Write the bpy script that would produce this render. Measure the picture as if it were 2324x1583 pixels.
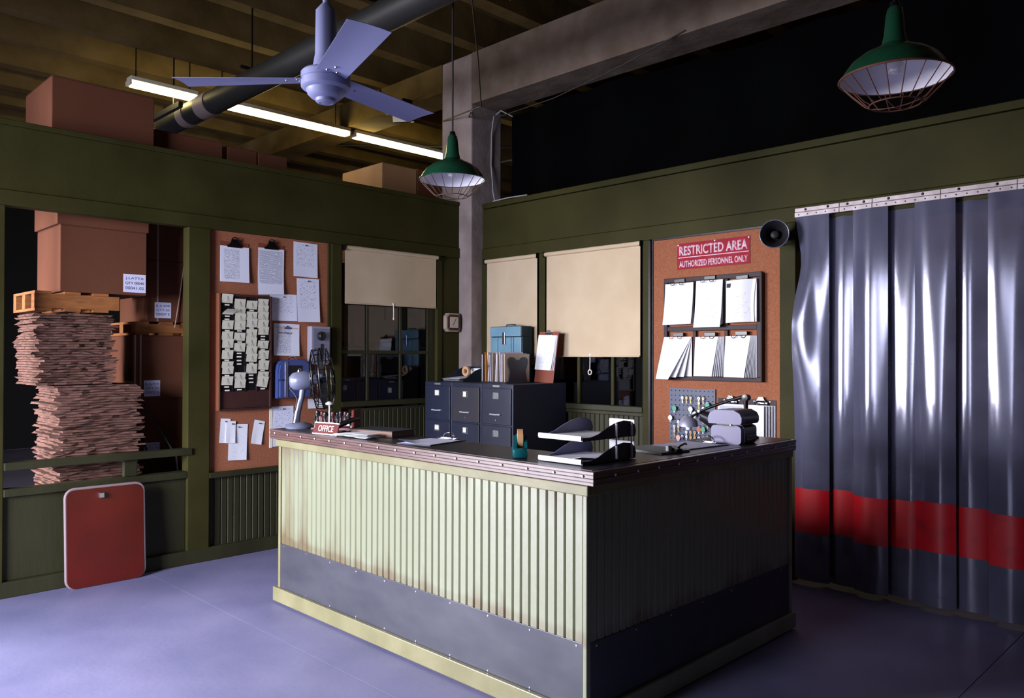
import bpy, bmesh, math, random
from mathutils import Vector, Matrix, Euler
random.seed(7)
for o in list(bpy.data.objects):
    bpy.data.objects.remove(o)
SC = bpy.context.scene
COL = SC.collection
PI = math.pi

# ------------------------------------------------------------------ camera
cam_d = bpy.data.cameras.new('camera')
cam = bpy.data.objects.new('camera', cam_d)
COL.objects.link(cam)
_r = Vector((0.7090618, 0.7051426, 0.0022767))
_u = Vector((0.0045295, -0.0077833, 0.9999595))
_f = Vector((-0.7051318, 0.7090228, 0.0087128))
cam.matrix_world = Matrix(((_r.x, _u.x, -_f.x, 5.80), (_r.y, _u.y, -_f.y, -5.35), (_r.z, _u.z, -_f.z, 1.53), (0, 0, 0, 1)))
cam_d.sensor_fit = 'HORIZONTAL'
cam_d.sensor_width = 36.0
cam_d.lens = 36.0 * 1801.98 / 2324.0
cam_d.clip_start = 0.05
SC.camera = cam

# ------------------------------------------------------------------ light and exposure
SC.view_settings.view_transform = 'Standard'
SC.view_settings.look = 'None'
SC.view_settings.gamma = 1.0
SC.view_settings.use_curve_mapping = False
SC.view_settings.exposure = 0.0
world = bpy.data.worlds.new('world')
SC.world = world
world.use_nodes = True
world.node_tree.nodes['Background'].inputs[0].default_value = (0.70, 0.76, 1.0, 1)
world.node_tree.nodes['Background'].inputs[1].default_value = 1.0


def area_light(name, loc, rot, sx, sy, power, color, spread=PI):
    l = bpy.data.lights.new(name, 'AREA')
    l.shape = 'RECTANGLE'
    l.size, l.size_y = sx, sy
    l.energy = power
    l.color = color
    l.spread = spread
    o = bpy.data.objects.new(name, l)
    o.location = loc
    o.rotation_euler = rot
    COL.objects.link(o)
    return o


# daylight entering through the window band of the back wall (behind the camera)
area_light('daylight_window_1', (-1.2, -8.93, 1.95), (PI / 2 - .40, 0, -.56), 3.0, 2.1, 520, (0.92, 0.91, 1.0), math.radians(95))
area_light('daylight_window_2', (2.5, -8.93, 1.95), (PI / 2 - .36, 0, .50), 2.2, 2.1, 310, (0.80, 0.82, 1.0), math.radians(92))

# ------------------------------------------------------------------ helpers


def lin(c):
    def f(v):
        v /= 255.0
        return v / 12.92 if v <= 0.04045 else ((v + 0.055) / 1.055) ** 2.4
    return (f(c[0]), f(c[1]), f(c[2]), 1.0)


MATS = {}


def mat(name, rgb, rough=0.6, metal=0.0, rgb2=None, scale=6.0, lo=0.35, hi=0.7, bump=0.0, bscale=60.0, stretch=(1, 1, 1), spec=0.5, coat=0.0, detail=4.0):
    """plain or two-tone procedural material; colours are sRGB 0-255"""
    if name in MATS:
        return MATS[name]
    m = bpy.data.materials.new(name)
    m.use_nodes = True
    nt = m.node_tree
    b = nt.nodes['Principled BSDF']
    b.inputs['Base Color'].default_value = lin(rgb)
    b.inputs['Roughness'].default_value = rough
    b.inputs['Metallic'].default_value = metal
    b.inputs['Specular IOR Level'].default_value = spec
    b.inputs['Coat Weight'].default_value = coat
    b.inputs['Coat Roughness'].default_value = 0.36
    tc = mp = None
    if rgb2 or bump:
        tc = nt.nodes.new('ShaderNodeTexCoord')
        mp = nt.nodes.new('ShaderNodeMapping')
        mp.inputs['Scale'].default_value = stretch
        nt.links.new(tc.outputs['Object'], mp.inputs['Vector'])
    if rgb2:
        n = nt.nodes.new('ShaderNodeTexNoise')
        n.inputs['Scale'].default_value = scale
        n.inputs['Detail'].default_value = detail
        r = nt.nodes.new('ShaderNodeValToRGB')
        r.color_ramp.elements[0].position = lo
        r.color_ramp.elements[0].color = lin(rgb)
        r.color_ramp.elements[1].position = hi
        r.color_ramp.elements[1].color = lin(rgb2)
        nt.links.new(mp.outputs[0], n.inputs['Vector'])
        nt.links.new(n.outputs['Fac'], r.inputs['Fac'])
        nt.links.new(r.outputs['Color'], b.inputs['Base Color'])
    if bump:
        n2 = nt.nodes.new('ShaderNodeTexNoise')
        n2.inputs['Scale'].default_value = bscale
        n2.inputs['Detail'].default_value = 3
        bp = nt.nodes.new('ShaderNodeBump')
        bp.inputs['Strength'].default_value = bump
        bp.inputs['Distance'].default_value = 0.01
        nt.links.new(mp.outputs[0], n2.inputs['Vector'])
        nt.links.new(n2.outputs['Fac'], bp.inputs['Height'])
        nt.links.new(bp.outputs['Normal'], b.inputs['Normal'])
    MATS[name] = m
    return m


def emis(name, rgb, strength):
    m = bpy.data.materials.new(name)
    m.use_nodes = True
    b = m.node_tree.nodes['Principled BSDF']
    b.inputs['Base Color'].default_value = (0.8, 0.8, 0.8, 1)
    b.inputs['Emission Color'].default_value = lin(rgb)
    b.inputs['Emission Strength'].default_value = strength
    MATS[name] = m
    return m


def paper_mat(name, rgb, ink, rows, words, x0, x1, z0, z1, dens=0.5):
    """paper with rows of print, in the sheet's own generated coordinates"""
    m = bpy.data.materials.new(name)
    m.use_nodes = True
    nt = m.node_tree
    N, L = nt.nodes, nt.links
    b = N['Principled BSDF']
    b.inputs['Roughness'].default_value = 0.75
    tc = N.new('ShaderNodeTexCoord')
    sp = N.new('ShaderNodeSeparateXYZ')
    L.new(tc.outputs['Generated'], sp.inputs[0])

    def math_(op, a, c=None, v=None):
        n = N.new('ShaderNodeMath')
        n.operation = op
        if a is not None:
            L.new(a, n.inputs[0])
        if c is not None:
            L.new(c, n.inputs[1])
        if v is not None:
            n.inputs[1].default_value = v
        return n.outputs[0]
    zr = math_('MULTIPLY', sp.outputs['Z'], v=rows)
    fr = math_('FRACT', zr)
    line = math_('GREATER_THAN', fr, v=0.55)
    fl = math_('FLOOR', zr)
    cx = N.new('ShaderNodeCombineXYZ')
    xs = math_('MULTIPLY', sp.outputs['X'], v=words)
    L.new(xs, cx.inputs[0])
    fl7 = math_('MULTIPLY', fl, v=7.31)
    L.new(fl7, cx.inputs[1])
    ns = N.new('ShaderNodeTexNoise')
    ns.inputs['Scale'].default_value = 1.0
    ns.inputs['Detail'].default_value = 2
    L.new(cx.outputs[0], ns.inputs['Vector'])
    word = math_('GREATER_THAN', ns.outputs['Fac'], v=dens)
    k = math_('MULTIPLY', line, word)
    for o, op, v in ((sp.outputs['X'], 'GREATER_THAN', x0), (sp.outputs['X'], 'LESS_THAN', x1), (sp.outputs['Z'], 'GREATER_THAN', z0), (sp.outputs['Z'], 'LESS_THAN', z1)):
        g = math_(op, o, v=v)
        k = math_('MULTIPLY', k, g)
    mx = N.new('ShaderNodeMix')
    mx.data_type = 'RGBA'
    mx.inputs[6].default_value = lin(rgb)
    mx.inputs[7].default_value = lin(ink)
    L.new(k, mx.inputs[0])
    L.new(mx.outputs[2], b.inputs['Base Color'])
    MATS[name] = m
    return m


class MB:
    """collects shapes, then links them as one mesh object"""

    def __init__(s):
        s.v = []
        s.f = []

    def add(s, v, f, M=None):
        n = len(s.v)
        s.v += [tuple(M @ Vector(p)) for p in v] if M is not None else [tuple(p) for p in v]
        s.f += [tuple(i + n for i in q) for q in f]
        return s

    def box(s, x0, x1, y0, y1, z0, z1, M=None):
        v = [(x0, y0, z0), (x1, y0, z0), (x1, y1, z0), (x0, y1, z0), (x0, y0, z1), (x1, y0, z1), (x1, y1, z1), (x0, y1, z1)]
        f = [(0, 3, 2, 1), (4, 5, 6, 7), (0, 1, 5, 4), (1, 2, 6, 5), (2, 3, 7, 6), (3, 0, 4, 7)]
        return s.add(v, f, M)

    def cbox(s, x0, x1, y0, y1, z0, z1, c=0.004, M=None):
        """box with chamfered edges"""
        bm = bmesh.new()
        v = [bm.verts.new(p) for p in ((x0, y0, z0), (x1, y0, z0), (x1, y1, z0), (x0, y1, z0), (x0, y0, z1), (x1, y0, z1), (x1, y1, z1), (x0, y1, z1))]
        for q in ((0, 3, 2, 1), (4, 5, 6, 7), (0, 1, 5, 4), (1, 2, 6, 5), (2, 3, 7, 6), (3, 0, 4, 7)):
            bm.faces.new([v[i] for i in q])
        bmesh.ops.bevel(bm, geom=list(bm.edges), offset=c, segments=2, profile=0.5, affect='EDGES')
        bm.verts.index_update()
        vs = [p.co.copy() for p in bm.verts]
        fs = [[p.index for p in q.verts] for q in bm.faces]
        bm.free()
        return s.add(vs, fs, M)

    def prism(s, pts, a0, a1, axis='x', M=None):
        """closed outline pts (2-D) extruded along axis. x: pts=(y,z); y: pts=(x,z); z: pts=(x,y)"""
        def P(p, a):
            return {'x': (a, p[0], p[1]), 'y': (p[0], a, p[1]), 'z': (p[0], p[1], a)}[axis]
        n = len(pts)
        v = [P(p, a0) for p in pts] + [P(p, a1) for p in pts]
        f = [tuple(range(n - 1, -1, -1)), tuple(range(n, 2 * n))]
        f += [(i, (i + 1) % n, n + (i + 1) % n, n + i) for i in range(n)]
        return s.add(v, f, M)

    def tube(s, path, r, n=8, closed=False, M=None, caps=True):
        path = [Vector(p) for p in path]
        m = len(path)
        rs = r if isinstance(r, (list, tuple)) else [r] * m
        v, f = [], []
        up = None
        for i, p in enumerate(path):
            if closed:
                t = path[(i + 1) % m] - path[i - 1]
            else:
                t = path[min(i + 1, m - 1)] - path[max(i - 1, 0)]
            t = t.normalized() if t.length > 1e-9 else Vector((0, 0, 1))
            if up is None:
                up = Vector((0, 0, 1)) if abs(t.z) < 0.9 else Vector((1, 0, 0))
            a = t.cross(up)
            if a.length < 1e-6:
                a = t.orthogonal()
            a.normalize()
            b = a.cross(t).normalized()
            up = b
            for k in range(n):
                w = 2 * PI * k / n
                v.append(p + (a * math.cos(w) + b * math.sin(w)) * rs[i])
        for i in range(m if closed else m - 1):
            j = (i + 1) % m
            for k in range(n):
                f.append((i * n + k, i * n + (k + 1) % n, j * n + (k + 1) % n, j * n + k))
        if not closed and caps:
            f.append(tuple(range(n - 1, -1, -1)))
            f.append(tuple((m - 1) * n + k for k in range(n)))
        return s.add(v, f, M)

    def cyl(s, p0, p1, r, n=16, M=None):
        return s.tube([p0, p1], r, n, M=M)

    def lathe(s, prof, n=24, M=None, axis='z', closed=False):
        """profile of (radius, height) spun about an axis"""
        v, f = [], []
        for r, h in prof:
            for k in range(n):
                w = 2 * PI * k / n
                c, q = r * math.cos(w), r * math.sin(w)
                v.append({'z': (c, q, h), 'y': (c, h, q), 'x': (h, c, q)}[axis])
        m = len(prof)
        for i in range(m if closed else m - 1):
            j = (i + 1) % m
            for k in range(n):
                f.append((i * n + k, i * n + (k + 1) % n, j * n + (k + 1) % n, j * n + k))
        if not closed:
            if prof[0][0] > 1e-6:
                f.append(tuple(range(n - 1, -1, -1)))
            if prof[-1][0] > 1e-6:
                f.append(tuple((m - 1) * n + k for k in range(n)))
        return s.add(v, f, M)

    def sheet(s, w, h, fn=None, nx=6, nz=10, t=0.0012, x0=None, M=None):
        """hanging sheet: x across, z from 0 down to -h; fn(u,v)->(dx,dy,dz), -y is out of the wall"""
        x0 = -w / 2 if x0 is None else x0
        v, f = [], []
        for side in (0, 1):
            for j in range(nz + 1):
                for i in range(nx + 1):
                    u, q = i / nx, j / nz
                    d = fn(u, q) if fn else (0, 0, 0)
                    v.append((x0 + w * u + d[0], d[1] + (t if side else 0), -h * q + d[2]))
        S = (nx + 1) * (nz + 1)

        def I(sd, i, j):
            return sd * S + j * (nx + 1) + i
        for j in range(nz):
            for i in range(nx):
                f.append((I(0, i, j), I(0, i, j + 1), I(0, i + 1, j + 1), I(0, i + 1, j)))
                f.append((I(1, i, j), I(1, i + 1, j), I(1, i + 1, j + 1), I(1, i, j + 1)))
        for j in range(nz):
            f.append((I(0, 0, j), I(1, 0, j), I(1, 0, j + 1), I(0, 0, j + 1)))
            f.append((I(0, nx, j), I(0, nx, j + 1), I(1, nx, j + 1), I(1, nx, j)))
        for i in range(nx):
            f.append((I(0, i, 0), I(0, i + 1, 0), I(1, i + 1, 0), I(1, i, 0)))
            f.append((I(0, i, nz), I(1, i, nz), I(1, i + 1, nz), I(0, i + 1, nz)))
        return s.add(v, f, M)

    def mesh(s, name, m, smooth=False):
        me = bpy.data.meshes.new(name)
        me.from_pydata(s.v, [], s.f)
        if m is not None:
            me.materials.append(MATS[m] if isinstance(m, str) else m)
        bm = bmesh.new()
        bm.from_mesh(me)
        bmesh.ops.remove_doubles(bm, verts=bm.verts, dist=1e-6)
        bmesh.ops.recalc_face_normals(bm, faces=bm.faces)
        if smooth:
            for q in bm.faces:
                q.smooth = True
            for e in bm.edges:
                if len(e.link_faces) == 2 and e.calc_face_angle(0) > math.radians(40):
                    e.smooth = False
        bm.to_mesh(me)
        bm.free()
        return me

    def build(s, name, m, parent=None, smooth=False, loc=(0, 0, 0), rot=(0, 0, 0), label=None):
        return link(name, s.mesh(name, m, smooth), parent, loc, rot, label)


def link(name, me, parent=None, loc=(0, 0, 0), rot=(0, 0, 0), label=None):
    o = bpy.data.objects.new(name, me)
    COL.objects.link(o)
    o.location = loc
    o.rotation_euler = rot
    if parent is not None:
        o.parent = parent
    if label:
        o['label'] = label
    return o


def tag(o, label, cat, group=None, kind=None):
    o['label'] = label
    o['category'] = cat
    if group:
        o['group'] = group
    if kind:
        o['kind'] = kind
    return o


def thing(name, label, cat, loc=(0, 0, 0), rot=(0, 0, 0), group=None):
    o = bpy.data.objects.new(name, None)
    o.empty_display_size = 0.1
    COL.objects.link(o)
    o.location = loc
    o.rotation_euler = rot if not isinstance(rot, (int, float)) else (0, 0, rot)
    return tag(o, label, cat, group)


def struct(o, label=None):
    o['kind'] = 'structure'
    if label:
        o['label'] = label
    return o


def setting(name, label, loc=(0, 0, 0), rot=(0, 0, 0)):
    o = bpy.data.objects.new(name, None)
    COL.objects.link(o)
    o.location = loc
    o.rotation_euler = rot
    return struct(o, label)


def copy_tree(o, parent=None):
    c = o.copy()
    COL.objects.link(c)
    c.parent = parent
    for ch in list(o.children):
        copy_tree(ch, c)
    return c


def text_mesh(name, body, height, m, parent, loc, width=None, rot=(PI / 2, 0, 0), bold=0.0, depth=0.0006, align='CENTER'):
    cu = bpy.data.curves.new(name, 'FONT')
    cu.body = body
    cu.size = 1.0
    cu.align_x = align
    cu.align_y = 'CENTER'
    cu.offset = bold
    cu.extrude = 0.0
    cu.resolution_u = 3
    tmp = bpy.data.objects.new('tmp_text', cu)
    COL.objects.link(tmp)
    dg = bpy.context.evaluated_depsgraph_get()
    me = bpy.data.meshes.new_from_object(tmp.evaluated_get(dg))
    bpy.data.objects.remove(tmp)
    bpy.data.curves.remove(cu)
    xs = [v.co.x for v in me.vertices]
    ys = [v.co.y for v in me.vertices]
    w, h = max(xs) - min(xs), max(ys) - min(ys)
    cx, cy = (max(xs) + min(xs)) / 2, (max(ys) + min(ys)) / 2
    sy = height / h
    sx = (width / w) if width else sy
    for v in me.vertices:
        v.co.x = (v.co.x - (cx if align == 'CENTER' else min(xs))) * sx
        v.co.y = (v.co.y - cy) * sy
    bm = bmesh.new()
    bm.from_mesh(me)
    r = bmesh.ops.extrude_face_region(bm, geom=list(bm.faces))
    for e in r['geom']:
        if isinstance(e, bmesh.types.BMVert):
            e.co.z += depth
    bmesh.ops.recalc_face_normals(bm, faces=bm.faces)
    bm.to_mesh(me)
    bm.free()
    me.materials.clear()
    me.materials.append(MATS[m])
    return link(name, me, parent, loc, rot)


def Tm(x=0, y=0, z=0, rz=0, rx=0, ry=0):
    return Matrix.Translation((x, y, z)) @ Euler((rx, ry, rz)).to_matrix().to_4x4()


LW = PI / 2      # rotation of things on the left wall: local x runs along +Y, local -y looks into the room

# ------------------------------------------------------------------ materials
mat('wall_green', (44, 42, 13), 0.65, spec=.15, rgb2=(60, 57, 26), scale=2.2, lo=0.3, hi=0.75, bump=0.12, bscale=25)
mat('wall_green_dark', (40, 39, 20), 0.55, spec=.3, rgb2=(52, 51, 29), scale=3.0, bump=0.1, bscale=40, stretch=(1, 1, 0.3))
mat('counter_green', (126, 128, 92), 0.45, rgb2=(156, 160, 126), scale=2.6, lo=0.3, hi=0.7, bump=0.08, bscale=40, stretch=(1, 1, 0.35))
mat('counter_green_b', (106, 102, 70), 0.4, rgb2=(122, 118, 86), scale=5, bump=0.06)
mat('groove_dark', (50, 44, 30), 0.8)
mat('cork', (140, 84, 58), 0.9, spec=.2, rgb2=(160, 102, 74), scale=90, lo=0.3, hi=0.7, bump=0.2, bscale=150)
mat('floor_concrete', (104, 104, 138), 0.5, rgb2=(130, 127, 160), scale=1.6, lo=0.3, hi=0.72, bump=0.08, bscale=30, detail=8)
mat('concrete', (100, 86, 74), 0.95, spec=.1, rgb2=(126, 112, 100), scale=4, bump=0.5, bscale=14, detail=8)
mat('column_concrete', (132, 118, 112), 0.95, spec=.1, rgb2=(160, 146, 142), scale=4, bump=0.5, bscale=14, detail=8)
mat('ceiling_concrete', (84, 68, 36), 0.95, spec=.1, rgb2=(108, 90, 54), scale=3, bump=0.4, bscale=12, detail=6)
mat('shell_dark', (24, 24, 27), 0.9)
mat('shell_mid', (84, 80, 84), 0.9)
mat('trim_wood', (60, 33, 29), 0.33, rgb2=(92, 58, 52), scale=14, stretch=(0.4, 0.4, 8), spec=1.0, coat=.5)
mat('laminate_black', (26, 26, 30), 0.38, rgb2=(38, 38, 44), scale=30)
mat('galv', (76, 76, 84), 0.42, 0.5, rgb2=(62, 63, 72), scale=4, lo=0.3, hi=0.7, bump=0.05, bscale=9, stretch=(1, 1, 2.2))
mat('steel', (190, 190, 198), 0.25, 1.0)
mat('chrome', (225, 225, 235), 0.08, 1.0)
mat('rail_steel', (150, 138, 140), 0.5, 0.55, rgb2=(178, 168, 170), scale=16)
mat('blind_cloth', (194, 172, 142), 0.9, spec=.2, rgb2=(204, 184, 154), scale=3, bump=0.12, bscale=300)
mat('blind_cord', (220, 212, 196), 0.8)
mat('navy_steel', (34, 38, 54), 0.42, rgb2=(40, 44, 62), scale=5)
mat('brown_drawer', (54, 50, 52), 0.45, rgb2=(46, 48, 62), scale=4)
mat('card_holder', (176, 176, 172), 0.35, 0.6)
mat('cream_card', (232, 228, 210), 0.8)
mat('time_card', (206, 202, 178), 0.8, rgb2=(216, 213, 192), scale=30)
mat('white_paint', (226, 226, 232), 0.5)
mat('white_stud', (236, 232, 232), 0.4)
mat('cardboard', (98, 58, 40), 0.9, spec=.2, rgb2=(102, 62, 42), scale=3, bump=0.05)
mat('cardboard_pale', (150, 112, 76), 0.9, rgb2=(160, 122, 84), scale=3)
mat('cardboard_flat', (92, 64, 54), 0.9, spec=.2, rgb2=(120, 88, 76), scale=22, stretch=(1, 1, 6), bump=0.15)
mat('strap_pale', (168, 136, 118), 0.7)
mat('label_white', (214, 214, 236), 0.7)
mat('ink_blue', (70, 70, 120), 0.7)
mat('ink_black', (40, 40, 48), 0.7)
mat('pallet_wood', (158, 98, 46), 0.85, rgb2=(124, 74, 36), scale=10, stretch=(1, 1, 4))
mat('black_plastic', (20, 20, 24), 0.35)
mat('black_metal', (16, 16, 18), 0.3, 0.3)
mat('black_rubber', (12, 12, 13), 0.7)
mat('grey_metal', (120, 124, 146), 0.3, 0.3)
mat('blue_clock', (64, 78, 132), 0.32, rgb2=(58, 72, 124), scale=5)
mat('rack_wood', (66, 34, 28), 0.55, rgb2=(52, 26, 22), scale=6)
mat('rack_wood_light', (120, 70, 44), 0.6)
mat('rack_steel', (46, 31, 33), 0.55, spec=.3)
mat('paper', (232, 232, 236), 0.75)
mat('paper_pink', (226, 220, 222), 0.75)
mat('sign_red', (146, 6, 34), 0.6, spec=.2, rgb2=(162, 24, 56), scale=9, lo=0.45, hi=0.75)
mat('sign_letter', (226, 200, 208), 0.55, rgb2=(206, 156, 176), scale=30)
mat('office_red', (88, 28, 24), 0.65, spec=.2)
mat('office_white', (240, 238, 238), 0.5)
mat('horn_black', (34, 34, 38), 0.4, 0.2)
mat('peg_grey', (92, 96, 112), 0.6, 0.2)
mat('peg_hole', (14, 14, 18), 0.9)
mat('brass', (150, 122, 82), 0.35, 0.8)
mat('tag_green', (60, 160, 124), 0.5)
mat('tag_peach', (224, 176, 154), 0.5)
mat('tag_white', (228, 228, 228), 0.5)
mat('tag_orange', (190, 90, 36), 0.5)
mat('tag_blue', (40, 44, 140), 0.5)
mat('lamp_green', (16, 56, 38), 0.25, rgb2=(22, 66, 46), scale=6)
mat('lamp_white', (238, 236, 246), 0.35)
mat('lamp_bulb', (240, 240, 244), 0.15)
mat('cage_wire', (96, 76, 62), 0.5, 0.5)
mat('cage_rust', (100, 58, 40), 0.6, 0.3)
mat('fan_white', (136, 140, 180), 0.45)
mat('pipe_black', (34, 34, 32), 0.5)
mat('pipe_band', (128, 114, 110), 0.6)
mat('teal_box', (104, 142, 160), 0.35, rgb2=(118, 154, 170), scale=6)
mat('teal_box_dark', (40, 60, 68), 0.45)
mat('manila', (186, 166, 148), 0.75)
mat('orange_folder', (206, 132, 48), 0.7)
mat('holder_black', (36, 37, 46), 0.5)
mat('masonite', (128, 62, 42), 0.6)
mat('teal_tape', (12, 84, 88), 0.25)
mat('tape_roll', (206, 158, 110), 0.5)
mat('tray_grey', (122, 124, 158), 0.42)
mat('tray_side', (58, 50, 66), 0.4)
mat('machine_purple', (96, 90, 128), 0.4)
mat('lamp_dome', (206, 206, 232), 0.32, 0.7)
mat('bright_metal', (205, 205, 212), 0.35, 0.3)
mat('machine_black', (30, 28, 32), 0.35)
mat('folder_grey', (118, 124, 124), 0.6)
mat('red_bit', (150, 30, 40), 0.5)
mat('stamp_brown', (84, 34, 32), 0.4)
mat('orange_lam', (92, 20, 8), 0.35, rgb2=(72, 15, 6), scale=3)
mat('rim_pale', (160, 140, 140), 0.4, 0.3)
mat('ledger_cover', (30, 34, 38), 0.6)
mat('ledger_edge', (118, 92, 78), 0.8)
mat('clock_case', (176, 160, 142), 0.4, rgb2=(150, 132, 116), scale=20)
mat('clock_face', (196, 184, 168), 0.5)
mat('curtain_black', (2, 2, 3), 0.95, rgb2=(4, 5, 7), scale=2, spec=.05)
mat('wire_white', (170, 168, 172), 0.6)
mat('wire_black', (24, 20, 18), 0.6)
mat('band_red', (196, 6, 22), 0.4, rgb2=(150, 6, 20), scale=7, lo=0.55, hi=0.8)
mat('box_grey', (150, 146, 160), 0.45)
mat('conduit', (96, 88, 80), 0.5, 0.4)
mat('fixture_white', (200, 194, 170), 0.6)
emis('tube_glow', (255, 232, 160), 40.0)
paper_mat('paper_form', (226, 228, 240), (150, 150, 170), 34, 26, 0.12, 0.66, 0.06, 0.92, 0.46)
paper_mat('paper_list', (222, 224, 238), (140, 140, 160), 46, 9, 0.06, 0.94, 0.25, 0.95, 0.38)
paper_mat('paper_memo', (226, 228, 244), (150, 150, 180), 30, 20, 0.12, 0.85, 0.3, 0.95, 0.55)
paper_mat('paper_faint', (236, 236, 240), (206, 206, 214), 26, 14, 0.2, 0.85, 0.1, 0.7, 0.58)

# counter paint: worn pale green with brown staining of its own near the top and bottom ends of the boards
def stained_paint(name, a, b, stain):
    m = mat(name, a, 0.36, rgb2=b, scale=2.6, lo=0.3, hi=0.7, bump=0.08, bscale=40, stretch=(1, 1, 0.35), spec=.9)
    nt = m.node_tree
    N, L = nt.nodes, nt.links
    bs = N['Principled BSDF']
    src = bs.inputs['Base Color'].links[0].from_socket
    geo = N.new('ShaderNodeNewGeometry')
    mp = N.new('ShaderNodeMapping')
    mp.inputs['Scale'].default_value = (9, 9, 1.6)
    L.new(geo.outputs['Position'], mp.inputs['Vector'])
    nz = N.new('ShaderNodeTexNoise')
    nz.inputs['Scale'].default_value = 1.0
    nz.inputs['Detail'].default_value = 5
    L.new(mp.outputs[0], nz.inputs['Vector'])
    for k in N:
        if k.type == 'TEX_NOISE' and k is not nz and k.inputs['Scale'].default_value == 2.6:
            for l_ in list(k.inputs['Vector'].links):
                L.remove(l_)
            mp2 = N.new('ShaderNodeMapping')
            mp2.inputs['Scale'].default_value = (2.5, 2.5, .5)
            L.new(geo.outputs['Position'], mp2.inputs['Vector'])
            L.new(mp2.outputs[0], k.inputs['Vector'])
    sp = N.new('ShaderNodeSeparateXYZ')
    L.new(geo.outputs['Position'], sp.inputs[0])
    cr = N.new('ShaderNodeFloatCurve')
    cv = cr.mapping.curves[0]
    for p, q in ((.34, .0), (.37, .30), (.43, .10), (.52, .0), (.84, .0), (.93, .10), (.975, .20)):
        cv.points.new(p, q)
    cr.mapping.update()
    L.new(sp.outputs['Z'], cr.inputs['Value'])
    ad = N.new('ShaderNodeMath')
    ad.operation = 'ADD'
    L.new(nz.outputs['Fac'], ad.inputs[0])
    L.new(cr.outputs[0], ad.inputs[1])
    # the bare, yellowed boards at the left end
    ox = N.new('ShaderNodeMapRange')
    ox.inputs[1].default_value = 1.55
    ox.inputs[2].default_value = 1.66
    ox.inputs[3].default_value = .24
    ox.inputs[4].default_value = 0.0
    L.new(sp.outputs['X'], ox.inputs[0])
    ad2 = N.new('ShaderNodeMath')
    ad2.operation = 'ADD'
    L.new(ad.outputs[0], ad2.inputs[0])
    L.new(ox.outputs[0], ad2.inputs[1])
    ad = ad2
    mr_ = N.new('ShaderNodeMapRange')
    mr_.inputs[1].default_value = .60
    mr_.inputs[2].default_value = .92
    mr_.inputs[4].default_value = .8
    L.new(ad.outputs[0], mr_.inputs[0])
    mx = N.new('ShaderNodeMix')
    mx.data_type = 'RGBA'
    mx.inputs[7].default_value = lin(stain)
    L.new(mr_.outputs[0], mx.inputs[0])
    L.new(src, mx.inputs[6])
    L.new(mx.outputs[2], bs.inputs['Base Color'])


del MATS['counter_green']
stained_paint('counter_green', (106, 108, 80), (132, 138, 114), (84, 64, 30))

# glass: thin clear pane with a mirror-like surface
g = bpy.data.materials.new('pane_glass')
g.use_nodes = True
nt = g.node_tree
nt.nodes.remove(nt.nodes['Principled BSDF'])
tr = nt.nodes.new('ShaderNodeBsdfTransparent')
tr.inputs[0].default_value = (0.55, 0.55, 0.56, 1)
gl = nt.nodes.new('ShaderNodeBsdfGlossy')
gl.inputs['Roughness'].default_value = 0.02
gl.inputs['Color'].default_value = (0.8, 0.82, 0.9, 1)
fr = nt.nodes.new('ShaderNodeFresnel')
fr.inputs[0].default_value = 1.5
mxs = nt.nodes.new('ShaderNodeMixShader')
nt.links.new(fr.outputs[0], mxs.inputs[0])
nt.links.new(tr.outputs[0], mxs.inputs[1])
nt.links.new(gl.outputs[0], mxs.inputs[2])
nt.links.new(mxs.outputs[0], nt.nodes['Material Output'].inputs[0])
MATS['pane_glass'] = g

# clear scuffed vinyl of the strip door
g = bpy.data.materials.new('vinyl_clear')
g.use_nodes = True
nt = g.node_tree
nt.nodes.remove(nt.nodes['Principled BSDF'])
tr = nt.nodes.new('ShaderNodeBsdfTransparent')
tr.inputs[0].default_value = (0.50, 0.50, 0.58, 1)
df = nt.nodes.new('ShaderNodeBsdfDiffuse')
df.inputs[0].default_value = (0.17, 0.17, 0.26, 1)
m1 = nt.nodes.new('ShaderNodeMixShader')
nz = nt.nodes.new('ShaderNodeTexNoise')
nz.inputs['Scale'].default_value = 3.5
nz.inputs['Detail'].default_value = 6
mr = nt.nodes.new('ShaderNodeMapRange')
mr.inputs[1].default_value = 0.35
mr.inputs[2].default_value = 0.75
mr.inputs[3].default_value = 0.35
mr.inputs[4].default_value = 0.6
tcn = nt.nodes.new('ShaderNodeTexCoord')
nt.links.new(tcn.outputs['Object'], nz.inputs['Vector'])
nt.links.new(nz.outputs['Fac'], mr.inputs[0])
nt.links.new(mr.outputs[0], m1.inputs[0])
nt.links.new(tr.outputs[0], m1.inputs[1])
nt.links.new(df.outputs[0], m1.inputs[2])
gl = nt.nodes.new('ShaderNodeBsdfGlossy')
gl.inputs['Roughness'].default_value = 0.13
gl.inputs['Color'].default_value = (0.86, 0.86, 1.0, 1)
m2 = nt.nodes.new('ShaderNodeMixShader')
fr = nt.nodes.new('ShaderNodeFresnel')
fr.inputs[0].default_value = 1.75
nt.links.new(fr.outputs[0], m2.inputs[0])
nt.links.new(m1.outputs[0], m2.inputs[1])
nt.links.new(gl.outputs[0], m2.inputs[2])
nt.links.new(m2.outputs[0], nt.nodes['Material Output'].inputs[0])
MATS['vinyl_clear'] = g

# ================================================================== the setting
# ---- floor of cast slabs
flo = struct(MB().box(-9, 9, -9, 6, -0.2, -0.012).build('floor', 'groove_dark'), 'grey concrete warehouse floor')
for i, (xa, xb) in enumerate(((-9, -3.9), (-3.9, -0.04), (-0.04, 4.7), (4.7, 9))):
    for j, (ya, yb) in enumerate(((-9, -6.4), (-6.4, -3.19), (-3.19, 0.3), (0.3, 6))):
        MB().box(xa + .002, xb - .002, ya + .002, yb - .002, -0.012, 0.0).build('slab', 'floor_concrete', flo)

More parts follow.
